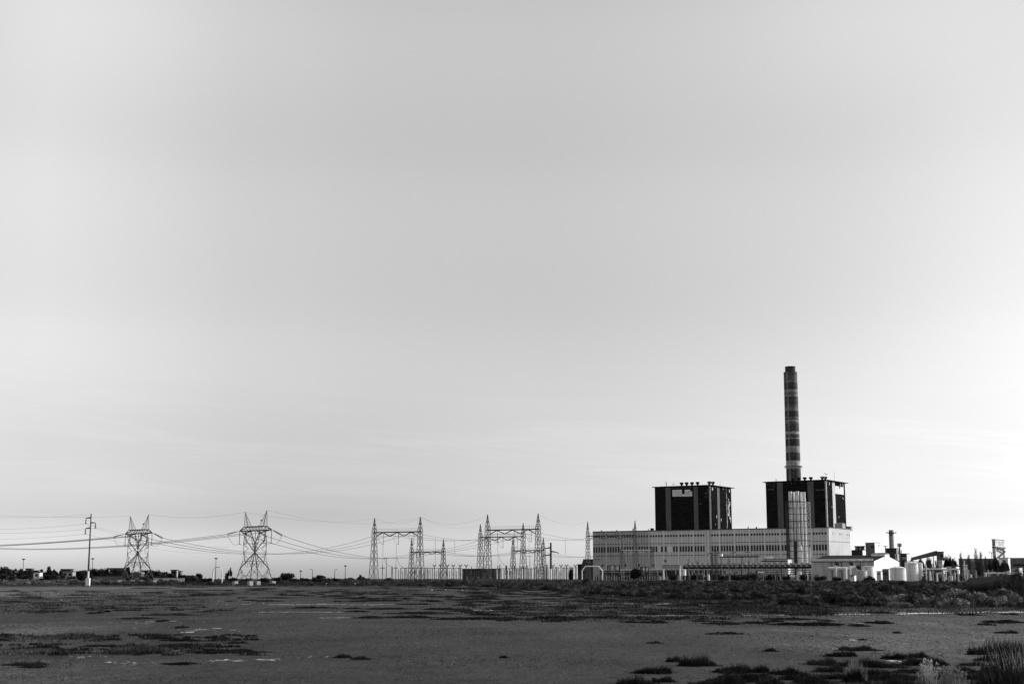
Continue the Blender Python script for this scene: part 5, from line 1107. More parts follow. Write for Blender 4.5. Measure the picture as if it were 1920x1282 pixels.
def tee_mast():
    D = 1150; p = plan(1662.3, D); z = lambda y: Zat(1662, y, D); root = thing('antenna_mast', 'short T-shaped antenna mast left of the shorter chimney', 'antenna mast', p + UP * ZB)
    mb = MB(); mb.beam(p + UP * ZB, p + UP * z(1022.5), .5); mb.build('pole', M['girder'], root); mb = MB(); X = Vector((1, 0, 0)); mb.beam(p - X * 1.7 + UP * z(1023.4), p + X * 1.7 + UP * z(1023.4), .35); mb.build('crossbar', M['girder'], root)
tee_mast()
def conveyor():
    D = 1150; a, b = W(1712, 1047.3, D), W(1758, 1036.3, D); c = (a + b) / 2; root = thing('conveyor_gallery', 'dark inclined conveyor gallery climbing to a small square head house', 'conveyor', Vector((c.x, c.y, ZB)))
    mb = MB(); n = Vector((0, 1, 0)); d = (b - a).normalized(); u = d.cross(n) * -1
    u = Vector((-d.z, 0, d.x)); q = [a - u * 1.1, b - u * 1.9, b - u * 1.9 + n * 4, a - u * 1.1 + n * 4]; t = [a + u * 1.1, b + u * 1.9, b + u * 1.9 + n * 4, a + u * 1.1 + n * 4]; mb.hexa(q, t); mb.build('gallery', M['roof'], root)
    for t_ in (.3, .6, .85): p = a.lerp(b, t_) + n * 2; mb = MB(); mb.beam(Vector((p.x, p.y, ZB)), p, .5); mb.build('trestle', M['girder'], root)
    p = W(1762.5, 1035, D); mb = MB(); mb.box(p, 4.2, 5, ZB, p.z); hh = mb.build('head_house', M['midwall'], root); mb = MB(); mb.box(p, 4.9, 5.8, p.z, p.z + .6); mb.build('head_roof', M['dark'], hh)
    mb = MB(); z = p.z - 4; mb.obox(Vector((p.x, p.y - 2.5, 0)), Vector((1, 0, 0)), n, -.7, .7, -.08, 0, z, z + 2.2); mb.build('window', M['dark'], hh)
conveyor()
def far_sheds():
    r_, O, L, Wd, zt = facbox('factory_shed', 'long low grey factory shed below the pale concrete tower', 'factory', 1798, 1868, 1872, 1050, 1046.5, 'midwall', 'palewall', [('window', 1850, 1860, 1058.5, 1062, 'dark'), ('panel', 1820, 1832, 1048, 1052, 'concrete')])
    facbox('factory_shed', 'long grey factory shed running off the frame right of the pale concrete tower', 'factory', 1889, 1960, 1965, 1000, 1045, 'midwall', 'palewall', [('window_band', 1900, 1955, 1057, 1060.5, 'dark')])
    facbox('loading_bay', 'short white loading bay at the foot of the pale concrete tower', 'loading bay', 1872, 1892, 1894.5, 985, 1044.8, 'white', 'white', [('doorway', 1876, 1888, 1047, 1050, 'palewall')])
    for k, px in enumerate((1795, 1802, 1826, 1837, 1843.5)):
        D = 1000; p = plan(px, D); r = (3.0, 2.6, 3.4, 2.6, 2)[k] * D / FE; zt = Zat(px, (1059, 1058, 1053, 1052, 1051)[k], D)
        root = thing('silo', f'{ORD[k]} dark upright silo from the left in the row before the grey factory shed', 'silo', p + UP * ZB); mb = MB(); mb.lathe(p, [(r, ZB - .4), (r, zt - r * .4), (r * .3, zt)], 20); mb.build('shell', M['midwall'], root, smooth=True)
        mb = MB(); mb.beam(p + Vector((r * .7, -r * .8, 0)) + UP * ZB, p + Vector((r * .7, -r * .8, 0)) + UP * zt, .3); mb.build('ladder', M['concrete'], root)
    D = 820
    for px, yt, w_, l in ((1809.3, 1058, 1.5, 'white upright pipe column with side platforms, left one of the pair'), (1813.4, 1059, .7, 'thin white upright pipe column, right one of the pair')):
        p = plan(px, D); z = lambda y: Zat(px, y, D); root = thing('pipe_column', l, 'pipe column', p + UP * ZB); mb = MB(); mb.lathe(p, [(w_ * D / FE, ZB - .4), (w_ * D / FE, z(yt)), (.2, z(yt - .5))], 12); mb.build('shell', M['white'], root, smooth=True)
        if w_ > 1: mb = MB(); mb.beam(p + UP * z(1058), p + UP * z(1050), .5); mb.build('vent_pipe', M['white'], root)
        for y in (1060, 1068, 1077): mb = MB(); mb.box(p, w_ * D / FE * 2.6 + .6, w_ * D / FE * 2.2 + .5, z(y), z(y) + .25); mb.build('platform', M['pale'], root)
far_sheds()
facbox('plant_building', 'low pale flat block left of the first silo, behind the thin pale pipe run', 'building', 1774, 1794, 1799, 960, 1061, 'palewall', 'white', [('window_band', 1776, 1792, 1064, 1066.5, 'glass')])
facbox('plant_building', 'low grey flat block between the last silos and the twin-armed lamp pole', 'building', 1846, 1861, 1866, 930, 1063, 'concrete', 'palewall', [('window_band', 1848, 1859, 1066, 1068, 'dark')])
facbox('plant_building', 'small white flat block at the right frame edge before the grey shed', 'building', 1900, 1912, 1917, 900, 1063, 'palewall', 'white', [('doorway', 1904, 1908, 1066, 1071, 'dark')])
def concrete_tower():
    O, L, Wd, zt = block(1862.3, 1869.4, 1885.8, 1000, 1010); z = lambda y: Zat(1869, y, 1000)
    root = thing('concrete_tower', 'pale square concrete tower with an open lower frame and a stair, far right', 'tower', O + UP * ZB)
    zf = z(1024.5)
    mb = MB(); mb.obox(O, HU, HV, 0, L, 0, Wd, zf, zt - .5); mb.build('top_house', M['paleconcrete'], root)
    mb = MB(); mb.obox(O, HU, HV, -.3, L + .3, -.3, Wd + .3, zt - .5, zt); mb.build('roof', M['concrete'], root)
    mb = MB(); mb.obox(O, HU, HV, -.12, L + .12, -.12, Wd + .12, z(1016.2), z(1015.4)); mb.build('string_course', M['concrete'], root)
    mb = MB(); mb.obox(O, HU, HV, -.5, L + .1, -.5, Wd + .5, zf - .9, zf); mb.build('floor_slab', M['roof'], root)
    for u, v in ((0, 0), (L - 1.4, 0), (0, Wd - 1.4), (L - 1.4, Wd - 1.4)): mb = MB(); mb.obox(O, HU, HV, u, u + 1.4, v, v + 1.4, ZB, zf - .9); mb.build('column', M['paleconcrete'], root)
    mb = MB(); mb.obox(O, HU, HV, L - 1.2, L - .8, 1.4, Wd - 1.4, ZB, zf - .9); mb.build('back_wall', M['paleconcrete'], root)
    mb = MB(); mb.obox(O, HU, HV, 1.4, L - 1.4, -.05, .3, ZB, zf - .9); mb.build('side_wall', M['concrete'], root)
    mb = MB(); p0 = O - HU * .6 + HV * 3; p1 = O - HU * .6 + HV * (Wd - 2); mb.beam(p0 + UP * (zf - 1), p1 + UP * z(1033), .7); mb.beam(p1 + UP * z(1033), p0 + HV * 3 + UP * z(1044), .7); mb.beam(p0 + UP * (zf + .3), p1 + UP * z(1031.5), .15); mb.build('stair', M['darkwall'], root)
    for v0, h in ((Wd * .4, 3.2), (Wd * .78, 3.6), (Wd * .55, 1.6)): mb = MB(); mb.obox(O, HU, HV, -.08, 0, v0, v0 + 1.1, zf + .8, zf + .8 + h); mb.build('window', M['glass'], root)
    for u0 in (.8, 2.6): mb = MB(); mb.obox(O, HU, HV, u0 * L / 5, u0 * L / 5 + L * .22, -.08, 0, zf + .5, zf + 4.5); mb.build('window', M['darkwall'], root)
concrete_tower()
# ================================================================== FAR HOUSES AND TREES ON THE LEFT
X1 = Vector((1, 0, 0)); Y1 = Vector((0, 1, 0))
def house(px0, px1, yt, D, label, m='palewall', roof='flat', rm='roof', name='house', cat='house', win=2, over=.4, yroof=None):
    p = plan((px0 + px1) / 2, D); wd = (px1 - px0) * D / FE; zt = Zat((px0 + px1) / 2, yt, D); dp = max(5, min(10, wd)); z0 = .9
    root = thing(name, label, cat, p + UP * z0); O = Vector((p.x - wd / 2, D, 0))
    zw = zt - .4 if roof == 'flat' else zt - min(2.2, wd * .22)
    mb = MB(); mb.obox(O, X1, Y1, 0, wd, 0, dp, z0 - .5, zw); mb.build('wall', M[m], root)
    mb = MB()
    if roof == 'flat': mb.obox(O, X1, Y1, -over, wd + over, -over, dp + over, zw, zt)
    elif roof == 'hip':
        b = [O + X1 * u + Y1 * v + UP * zw for u, v in ((-over, -over), (wd + over, -over), (wd + over, dp + over), (-over, dp + over))]; t = [O + X1 * u + Y1 * v + UP * zt for u, v in ((wd * .35, dp * .45), (wd * .65, dp * .45), (wd * .65, dp * .55), (wd * .35, dp * .55))]
        mb.hexa(b, t)
    else:
        n = 10; vs_ = []
        for u in (-over, wd + over):
            pass
        for v in (-over, dp + over):
            for k in range(n + 1): a = math.pi * k / n; vs_.append(O + X1 * (wd / 2 - math.cos(a) * (wd / 2 + over)) + Y1 * v + UP * (zw + (zt - zw) * math.sin(a)))
        mb.add(vs_, [(k, k + 1, n + 2 + k, n + 1 + k) for k in range(n)] + [tuple(range(n + 1))[::-1], tuple(range(n + 1, 2 * n + 2))])
    mb.build('roof', M[rm], root)
    for k in range(win):
        u = wd * (k + .5) / win - .6; mb = MB(); mb.obox(O, X1, Y1, u, u + 1.3, -.06, 0, zw - 2.1, zw - .8); mb.build('window', M['dark'], root)
    mb = MB(); mb.obox(O, X1, Y1, wd * .48, wd * .48 + 1.0, -.08, 0, z0, z0 + 2.1); mb.build('door', M['midwall'], root)
for a in [((-6, 2.2, 1066, 800, 'pale house wall cut by the left edge of the photo'), dict(m='palewall', win=0)), ((27, 37, 1068, 850, 'pale gabled house behind the left scrub, under the first floodlight mast'), dict(m='concrete', roof='hip')), ((38.5, 47, 1069, 870, 'small dark house left of the dark square block'), dict(m='darkwall')),
          ((47.5, 57.8, 1065, 880, 'dark square two-storey block among the far left trees'), dict(m='darkwall', win=3)), ((58.5, 68, 1068.6, 900, 'long dark flat-roofed house right of the dark square block'), dict(m='darkwall', rm='dark')), ((62.5, 74, 1071.5, 780, 'bright white shed in the left scrub'), dict(m='white', win=1)),
          ((117, 136, 1070, 800, 'pale wide house below a dark flat canopy, left of the slim pole'), dict(m='concrete', win=2)), ((113.8, 131.5, 1066, 830, 'dark flat canopy roof standing above the pale wide house'), dict(m='darkwall', rm='dark', name='canopy_building', cat='building')),
          ((147, 164, 1068, 860, 'hip-roofed house just left of the slim pole'), dict(m='midwall', roof='hip')), ((165.5, 184, 1065.5, 850, 'hip-roofed house just right of the slim pole'), dict(m='midwall', roof='hip')), ((205, 233, 1064.2, 900, 'long flat-roofed house behind the left leg of the smaller pylon'), dict(m='midwall', rm='dark', win=4)),
          ((247, 265, 1071, 780, 'pale round-topped shed seen between the legs of the smaller pylon'), dict(m='midwall', roof='round', rm='concrete', win=1, name='round_shed', cat='shed')), ((249, 281, 1069, 900, 'wide hip-roofed house behind the round-topped shed'), dict(m='midwall', roof='hip')),
          ((320.3, 330, 1067.5, 840, 'dark square block right of the smaller pylon'), dict(m='darkwall', rm='dark')), ((334, 338, 1069.5, 830, 'narrow grey house right of the white pillar'), dict(m='midwall', win=1)), ((85, 107, 1071.5, 880, 'grey house half hidden by trees between the white shed and the dark canopy'), dict(m='midwall', roof='hip', rm='darkwall'))]:
    house(*a[0], **a[1])
def pillar(px, w_, yt, yb, D, label, m='white', name='pillar', cat='pillar'):
    p = plan(px, D); s = D / FE; root = thing(name, label, cat, p + UP * .8); mb = MB(); mb.box(p, w_ * s, w_ * s, .5, Zat(px, yt, D) - .3); mb.build('shaft', M[m], root); mb = MB(); mb.box(p, w_ * s * 1.3, w_ * s * 1.3, Zat(px, yt, D) - .3, Zat(px, yt, D)); mb.build('cap', M[m], root)
pillar(331.7, 1.9, 1069, 0, 820, 'white square pillar beside the dark block right of the smaller pylon')
pillar(666, 1.0, 1092, 0, 600, 'short white marker post in the scrub left of the first tall gantry', name='marker_post', cat='marker post')
pillar(1770, 1.6, 1075, 0, 800, 'white pointed post with a dark band near the white hut', name='marker_post', cat='marker post')
def low_wall(px0, px1, yt, D, label, m='palewall'):
    a, b = plan(px0, D), plan(px1, D); zt = Zat(px0, yt, D); root = thing('garden_wall', label, 'wall', (a + b) / 2 + UP * .8); L = (b - a).length
    mb = MB(); mb.obox(a, X1, Y1, 0, L, 0, .3, .4, zt - .15); mb.build('wall_panel', M[m], root); mb = MB(); mb.obox(a, X1, Y1, -.1, L + .1, -.08, .38, zt - .15, zt); mb.build('coping', M['concrete'], root)
low_wall(288, 346, 1083, 730, 'long low pale wall behind the scrub right of the smaller pylon'); low_wall(176, 232, 1080.5, 740, 'low pale fence wall behind the scrub left of the smaller pylon', 'midwall')
# ------------------------------------------------------------------ trees
def crown_mesh(name, n, rx, ry, rz, lumps, z0, leaf, m, fill=.5):
    P = lumpy(n, rx, ry, rz, lumps, fill); P[:, 2] += z0; V, Fc = leaf_cloud(P, NP.uniform(.6, 1.4, n) * leaf, LUMP['out']); me = mesh_np(name, V, Fc); me.materials.append(m); return me
def trunk_mesh(h, r):
    mb = MB(); mb.beam((0, 0, -.5), (.1, 0, h), r * 1.4, r * .7, n=7)
    for k in range(6): a = R.uniform(0, 6.28); l = R.uniform(.25, .5) * h; z = h * R.uniform(.5, .95); mb.beam((.08, 0, z), (math.cos(a) * l, math.sin(a) * l, z + l * .8), r * .6, r * .2, n=5)
    me = bpy.data.meshes.new('trunk'); me.from_pydata(mb.v, [], mb.f); me.update(); me.materials.append(M['trunk']); return me
TREES = {}
def make_tree(kind, n, rx, ry, rz, lumps, z0, leaf, h, r, m='treeleaf'): TREES[kind] = (crown_mesh('crown', n, rx, ry, rz, lumps, z0, leaf, M[m]), trunk_mesh(h, r), z0 + rz * .98, rx)
make_tree('broad', 1600, 3.2, 3.0, 3.2, 9, .8, .55, 3.0, .3); make_tree('round', 1500, 2.6, 2.6, 3.6, 8, .6, .5, 3.0, .28); make_tree('flat', 1500, 4.2, 3.2, 2.2, 10, 1.4, .5, 2.6, .3); make_tree('pine', 1500, 1.7, 1.7, 6.0, 12, .7, .5, 5.6, .25)
def tree(px, w_, yt, D, kind, label, group=None, z0=.9):
    cm_, tm, top, rx = TREES[kind]; p = plan(px, D); h = Zat(px, yt, D) - z0; t = thing('tree', label, 'tree', p + UP * z0, group); sx = (w_ * D / FE / 2) / rx; sz = h / top
    t.scale = (sx, sx, sz); t.rotation_euler = (0, 0, R.uniform(0, 6.28))
    for nm, me in (('crown', cm_), ('trunk', tm)): o = bpy.data.objects.new(nm, me); COL.objects.link(o); o.parent = t
for px, w_, yt, kind, where in [(11, 20, 1065, 'broad', 'right beside the cut-off pale house'), (24, 18, 1066, 'flat', 'left of the pale gabled house'), (77, 12, 1070, 'round', 'right of the bright white shed'), (91, 14, 1065, 'round', 'tallest one between white shed and canopy'), (103, 14, 1069.5, 'broad', 'left of the dark canopy'), (137, 8, 1073, 'round', 'in the gap right of the pale wide house'),
          (152, 16, 1069, 'flat', 'before the left hip-roofed house at the slim pole'), (192, 16, 1066.5, 'broad', 'left of the long flat-roofed house'), (201, 12, 1067.5, 'round', 'touching the long flat-roofed house'), (239, 13, 1066, 'round', 'behind the middle of the smaller pylon'), (271, 16, 1070, 'broad', 'behind the right legs of the smaller pylon'), (290, 16, 1070, 'broad', 'first one right of the smaller pylon'), (301, 16, 1071, 'flat', 'second one right of the smaller pylon'), (311, 12, 1074, 'round', 'third one right of the smaller pylon'), (225, 14, 1069, 'flat', 'before the long flat-roofed house'),
          (329, 10, 1075, 'flat', 'below the dark square block'), (40, 14, 1069, 'round', 'below the first floodlight mast'), (52, 14, 1070, 'broad', 'before the dark square block'), (64, 12, 1069, 'flat', 'over the bright white shed'), (3, 10, 1065, 'round', 'at the very left edge'), (118, 12, 1067, 'flat', 'under the left end of the dark canopy'), (128, 12, 1070, 'broad', 'before the pale wide house'), (172, 14, 1068, 'broad', 'before the right hip-roofed house at the slim pole'), (183, 12, 1069, 'flat', 'between the slim pole and the smaller pylon'), (214, 12, 1068, 'broad', 'before the left half of the flat-roofed house'), (232, 14, 1068, 'broad', 'at the right end of the flat-roofed house'), (255, 12, 1072, 'flat', 'over the round-topped shed'), (281, 12, 1071, 'round', 'at the right foot of the smaller pylon'), (320, 12, 1074, 'flat', 'left below the dark square block'), (341, 12, 1077, 'flat', 'right of the narrow grey house'), (353, 14, 1078, 'flat', 'low one between narrow grey house and pipe arch'), (365, 12, 1078.5, 'flat', 'second low one left of the pipe arch'), (375, 13, 1076, 'broad', 'left of the narrow pipe arch'), (542, 24, 1075, 'broad', 'alone right of the larger pylon'), (600, 16, 1078, 'flat', 'between the two street lamps'), (676, 9, 1079, 'round', 'tiny one just left of the first tall gantry')]:
    tree(px, w_ * 1.55, yt - 1.2, (770 + 23 * (int(px) % 5)) if px < 340 else 800, kind, f'dark {"bushy" if kind != "flat" else "spreading"} tree {where}')
tree(431.5, 8, 1065, 720, 'round', 'lone lopsided dark tree between the pipe arch and the larger pylon', z0=3.5); tree(425, 8, 1073.5, 722, 'broad', 'small dark bush tree leaning at the foot of the lone lopsided tree')
tree(1070.5, 12, 1059.5, 930, 'pine', 'dark pointed tree among the pale columns right of the thick concrete pole'); tree(1197, 34, 1066, 1000, 'broad', 'broad dusky tree in front of the hall under the pale-beamed gantry')
tree(1777, 19, 1042.5, 1020, 'broad', 'dark bushy tree right of the conveyor head house'); tree(1836, 8, 1041, 990, 'pine', 'slim dark tree with a tufted top in the silo row'); tree(1870, 20, 1044, 900, 'broad', 'big dark tree before the foot of the concrete tower'); tree(1885, 22, 1052, 890, 'broad', 'dark spreading tree right of the big dark tree'); tree(1857, 14, 1052, 910, 'round', 'dark bushy tree left of the big dark tree')
def heap_bush(px, w_, yt, D, label, m='treeleaf', n=900):
    p = plan(px, D); a = w_ * D / FE / 2; h = Zat(px, yt, D) - 1.2; P = lumpy(n, a, a * .7, h * .95, 8, .4); V, Fc = leaf_cloud(P, NP.uniform(.5, 1.5, n) * .55, LUMP['out'], .6); o = thing('bush', label, 'bush', p + UP * 1.2); link_mesh('crown', mesh_np('crown', V, Fc), M[m], o)
    mb = MB()
    for k in range(5): t = 1.257 * k; mb.beam(o.location, o.location + Vector((math.cos(t) * a * .6, math.sin(t) * a * .4, h * .7)), .16, .06, n=4)
    mb.build('stems', M['trunk'], o)
for k, (px, w_, yt) in enumerate([(6, 26, 1071), (22, 24, 1073), (46, 26, 1073), (58, 22, 1072), (82, 26, 1073), (98, 26, 1074), (112, 24, 1074), (140, 22, 1077), (156, 26, 1073), (180, 26, 1073), (198, 26, 1072), (220, 28, 1073), (240, 26, 1073), (262, 26, 1075), (284, 26, 1075), (305, 28, 1075), (327, 26, 1078), (348, 26, 1079)]):
    heap_bush(px, w_ * 1.2, yt, 742 + (k % 4) * 7, f'{ORD[k]} spreading dark bush from the left in the line before the far houses', 'treeleaf' if k % 3 else 'shrub', 800)
for k, (px, w_, yt) in enumerate([(362, 26, 1079), (384, 24, 1080), (440, 22, 1081), (462, 24, 1082), (498, 24, 1081.5), (520, 22, 1081), (556, 24, 1081), (574, 20, 1082), (592, 22, 1080.5), (612, 22, 1081), (634, 24, 1082), (656, 22, 1081.5), (684, 22, 1082), (728, 22, 1083)]):
    heap_bush(px, w_ * 1.3, yt, 690 + (k % 4) * 9, f'{ORD[k]} low ragged bush from the left along the skyline between narrow arch and first gantry', 'treeleaf' if k % 3 else 'shrub', 700)
for px, w_, yt, w2, m in [(1740, 20, 1066, 'feathery grey bush before the left of the banded office building', 'shrubpale'), (1752, 16, 1062, 'feathery grey bush before the middle of the banded office building', 'shrub'), (1763, 14, 1072, 'low grey bush below the tiny white hut', 'shrubpale'), (1776, 16, 1060, 'tall grey bush right of the tiny white hut', 'shrub'), (1791, 18, 1058, 'tall grey bush left of the first dark silo', 'shrub'), (1803, 15, 1070, 'low grey bush left of the white upright columns', 'shrubpale'), (1822, 16, 1064, 'grey bush right of the white upright columns', 'shrub'), (1840, 22, 1068, 'broad grey bush before the last silos', 'shrubpale'), (1860, 24, 1066, 'broad grey bush at the foot of the twin-armed lamp pole', 'shrub'), (1880, 26, 1062, 'broad grey bush below the white loading bay', 'shrub'), (1902, 28, 1062, 'broad grey bush at the right end before the grey shed', 'shrubpale'), (1733, 12, 1074, 'small grey bush at the foot of the slim tall tank', 'shrub')]:
    heap_bush(px, w_, yt + 3, 760 + (int(px) % 7) * 9, w2, 'greybush', 700)
for k, (px, yt, w_, m) in enumerate([(1737, 1058, 2.2, 'pale'), (1744, 1070, 3.5, 'white'), (1750, 1056, 1.4, 'pale'), (1757, 1074, 3.2, 'white'), (1774, 1070, 2.4, 'pale'), (1783, 1062, 1.4, 'pale'), (1790, 1073, 3.6, 'tankgrey'), (1797, 1066, 2.0, 'pale'), (1817, 1068, 1.6, 'pale'), (1821, 1076, 3.2, 'white'), (1831, 1070, 1.8, 'tankgrey'), (1848, 1074, 3.4, 'pale'), (1854, 1068, 1.6, 'white'), (1871, 1072, 3.0, 'tankgrey'), (1890, 1070, 2.4, 'pale'), (1899, 1066, 1.8, 'white'), (1911, 1068, 3.2, 'pale')]):
    tank(px - w_ / 2, px + w_ / 2, yt, None, 700 + (k % 3) * 12, f'{ORD[k]} slender pale process vessel from the left in the yard right of the bright tanks', m, 'cone', cat='process vessel', name='process_vessel')
a = W(1733, 1066.5, 745); b = W(1800, 1066, 745); hvessel(1733, 1800, 1066.5, 745, .35, 'thin pale pipe run on low supports right of the bright tanks', 'pipe_run', 'pipe'); hvessel(1846, 1915, 1074, 740, .35, 'thin pale pipe run on low supports near the right frame edge', 'pipe_run', 'pipe')
for px, w_, yt, w2 in [(1712, 16, 1048, 'dark distant tree right of the lower dark block'), (1728, 18, 1048.5, 'dark distant tree below the low end of the conveyor'), (1742, 14, 1047.5, 'dark distant tree under the middle of the conveyor'), (1792, 20, 1049, 'dark distant tree right of the bushy tree by the conveyor')]: tree(px, w_, yt, 1180, 'broad', w2)
for px, w_, yt, D, w2 in [(1386, 22, 1074, 905, 'heaped dark bush below the left of the pipe rack'), (1411, 34, 1069, 900, 'tall heaped dark bush below the middle of the pipe rack'), (1444, 24, 1073, 905, 'heaped dark bush right of the tall heaped one, below the pipe rack'), (1537, 26, 1076, 900, 'heaped dark bush under the pale end frame of the pipe rack'), (1628, 30, 1076.5, 800, 'heaped dark bush before the dull grey low tank'), (1357, 18, 1077, 905, 'small heaped dark bush below the left third of the pipe rack'), (1473, 16, 1077, 905, 'small heaped dark bush left of the tiny ground vessel'), (1262, 16, 1071, 930, 'dark bush standing inside the portal frame'), (1505, 12, 1072, 905, 'narrow dark bush right of the small white upright vessel'), (1568, 20, 1079, 880, 'low dark bush below the white duct')]:
    heap_bush(px, w_, yt, D, w2)
def bare_poplar(px, yt, D, w_, label):
    p = plan(px, D); z = Zat(px, yt, D); h = z - 1.2; root = thing('bare_tree', label, 'tree', p + UP * 1.2, 'bare poplars before the silos'); rr = random.Random(int(px)); mb = MB(); mb.beam(p + UP * .8, p + UP * z, .42, .08, n=6); mb.build('trunk', M['trunk'], root)
    mb = MB()
    for k in range(70):
        a = rr.uniform(0, 6.28); z0 = 1.2 + h * rr.uniform(.12, .93); l = h * .14 * (1.15 - (z0 - 1.2) / h) + .8; d = Vector((math.cos(a) * l * w_, math.sin(a) * l * w_, l * 1.9)); q = p + UP * z0; mb.beam(q, q + d, .13, .04, n=3)
        for j in range(2): e = q + d * rr.uniform(.4, .9); mb.beam(e, e + Vector((rr.uniform(-.5, .5), rr.uniform(-.5, .5), 1.0)) * l * .5, .08, .03, n=3)
    mb.build('branches', M['trunk'], root)
for k, (px, yt, w_) in enumerate([(1745, 1050, .7), (1756, 1054, .7), (1788, 1052, .6), (1803, 1039, .5), (1818, 1041, .5), (1832, 1030, .5), (1841, 1037, .5), (1849, 1046, .5)]): bare_poplar(px, yt, 870, w_, f'{ORD[k]} bare poplar from the left, between the bright tanks and the concrete tower')
# ================================================================== SCRUB BANK
SH = []; SHP = []
for k in range(8):
    rx = R.uniform(1.5, 2.3); n = 1100; P = lumpy(n, rx, rx * R.uniform(.8, 1.1), R.uniform(1.15, 1.6), R.randint(5, 8), .6); V, Fc = leaf_cloud(P, NP.uniform(.5, 1.4, n) * .23, LUMP['out'])
    B = np.stack([NP.normal(0, rx * .45, 160), NP.normal(0, rx * .45, 160), np.zeros(160)], 1); V2, F2 = blade_cloud(B, NP.uniform(.6, 1.5, 160), .04, .35); V = np.concatenate([V, V2]); Fc = np.concatenate([Fc, F2 + len(V) - len(V2)])
    me = mesh_np('shrub', V, Fc); me.materials.append(M['shrubpale' if k > 3 else 'shrub']); (SHP if k > 3 else SH).append(me)
BANKN = [(620, 'by the first tall gantry'), (860, 'below the switch house'), (1090, "below the hall's left end"), (1280, 'below the left boiler house'), (1430, 'below the tall chimney'), (1600, 'below the bright tanks'), (1780, 'below the concrete tower')]
def shrub_group(px, Y):
    near = 'front of the' if Y < edge(px) + 45 else 'top of the'
    for x, t in BANKN[::-1]:
        if px >= x: return f'rounded scrub bush at the {near} bank {t}', f'scrub bushes, {near} bank {t}'
    return ('dark low scrub bush along the mud edge under the pylons', 'scrub bushes along the mud edge under the pylons') if px > 340 else ('low scrub bush along the mud edge by the slim pole', 'scrub bushes along the mud edge by the slim pole')
def put_shrub(px, Y, s, sz=1.0):
    X = (px - CX) * Y / FE; lab, gr = shrub_group(px, Y); o = bpy.data.objects.new('shrub', (SHP if (px > 1640 and Y < edge(px) + 30) or px < 150 else SH)[R.randrange(4)]); COL.objects.link(o); o.location = (X, Y, ground_z(X, Y) - .05); o.rotation_euler = (0, 0, R.uniform(0, 6.28)); o.scale = (s, s, s * sz); tag(o, lab, 'shrub', gr)
spots = []
while len(spots) < 215:                                             # the bank on the right, thickest at its front edge
    px = R.uniform(1000, 1935); e = edge(px); Y = e + 6 + 150 * R.random() ** 1.7
    X = (px - CX) * Y / FE
    if any((X - a) ** 2 + (Y - b) ** 2 < 2.4 ** 2 for a, b in spots): continue
    spots.append((X, Y)); put_shrub(px, Y, R.uniform(.9, 1.9) * (.75 if Y < e + 12 else 1), R.uniform(.6, .95))
for k in range(75):                                                 # thin front line on the left
    px = R.uniform(105, 1000) if k < 62 else R.uniform(-5, 110); Y = edge(px) + R.uniform(0, 28); put_shrub(px, Y, R.uniform(1.0, 1.9), R.uniform(.55, .85))
def scrub():
    """the rest of the scrub, far back on the bank: one mass"""
    Vs = []; Fs = []; XS = []; n0 = 0; cnt_ = 0
    while cnt_ < 2600:
        if cnt_ < 1500: px = R.uniform(880, 1990); Y = edge(px) + 12 + R.uniform(0, 1) ** .8 * 430
        else: px = R.uniform(-60, 1000); Y = edge(px) + 12 + R.uniform(0, 1) ** 1.1 * 150
        X = (px - CX) * Y / FE
        n = 230; s = R.uniform(.8, 1.8) * (1.7 if px < 330 else 1); P = lumpy(n, s * 1.2, s * 1.2, min(1.9 if px > 330 else 4.0, s * R.uniform(.55, .95)) * (.6 if px > 880 and Y < edge(px) + 70 else 1), 4, .6); P += np.array([X, Y, ground_z(X, Y) - .05]); V, Fc = leaf_cloud(P, NP.uniform(.5, 1.4, n) * .36, LUMP['out']); Vs.append(V); Fs.append(Fc + n0); n0 += len(V); cnt_ += 1; XS.append(1 if px < 240 and R.random() < .75 else 0)
    for lab, m_, sel in (('low tangled scrub covering the bank and marsh edge', 'scrubmass', 0), ('paler low scrub before the far houses on the left', 'shrubpale', 1)):
        q = [(v, f) for v, f, x in zip(Vs, Fs, XS) if x == sel]; V = np.concatenate([v for v, f in q]); me = mesh_np('scrub', V, np.arange(len(V)).reshape(-1, 3)); me.materials.append(M[m_]); tag(link_mesh('scrub', me, None), lab, 'scrub', kind='stuff')
    Vs = []; Fs = []; n0 = 0
    for k in range(900):                                            # dry grass standing in and before the scrub
        if k < 420: px = R.uniform(-20, 900); Y = edge(px) + R.uniform(-60, 130)
        elif k < 700: px = R.uniform(900, 1960); Y = edge(px) + R.uniform(-16, 60)
        else: px = R.uniform(640, 1150); Y = edge(px) + R.uniform(60, 260)
        X = (px - CX) * Y / FE; n = 90; B = np.stack([NP.normal(X, 1.6, n), NP.normal(Y, 1.2, n), np.full(n, ground_z(X, Y) - .02)], 1)
        V, Fc = blade_cloud(B, NP.uniform(.3, 1.0, n) * (.8 if k < 420 else .5 if k < 700 else 2.0), .10 if k < 700 else .16, .35); Vs.append(V); Fs.append(Fc + n0); n0 += len(V)
    me = mesh_np('dry_grass', np.concatenate(Vs), np.concatenate(Fs)); me.materials.append(M['grass']); tag(link_mesh('dry_grass', me, None), 'pale dry grass along the foot of the scrub', 'grass', kind='stuff')
scrub()
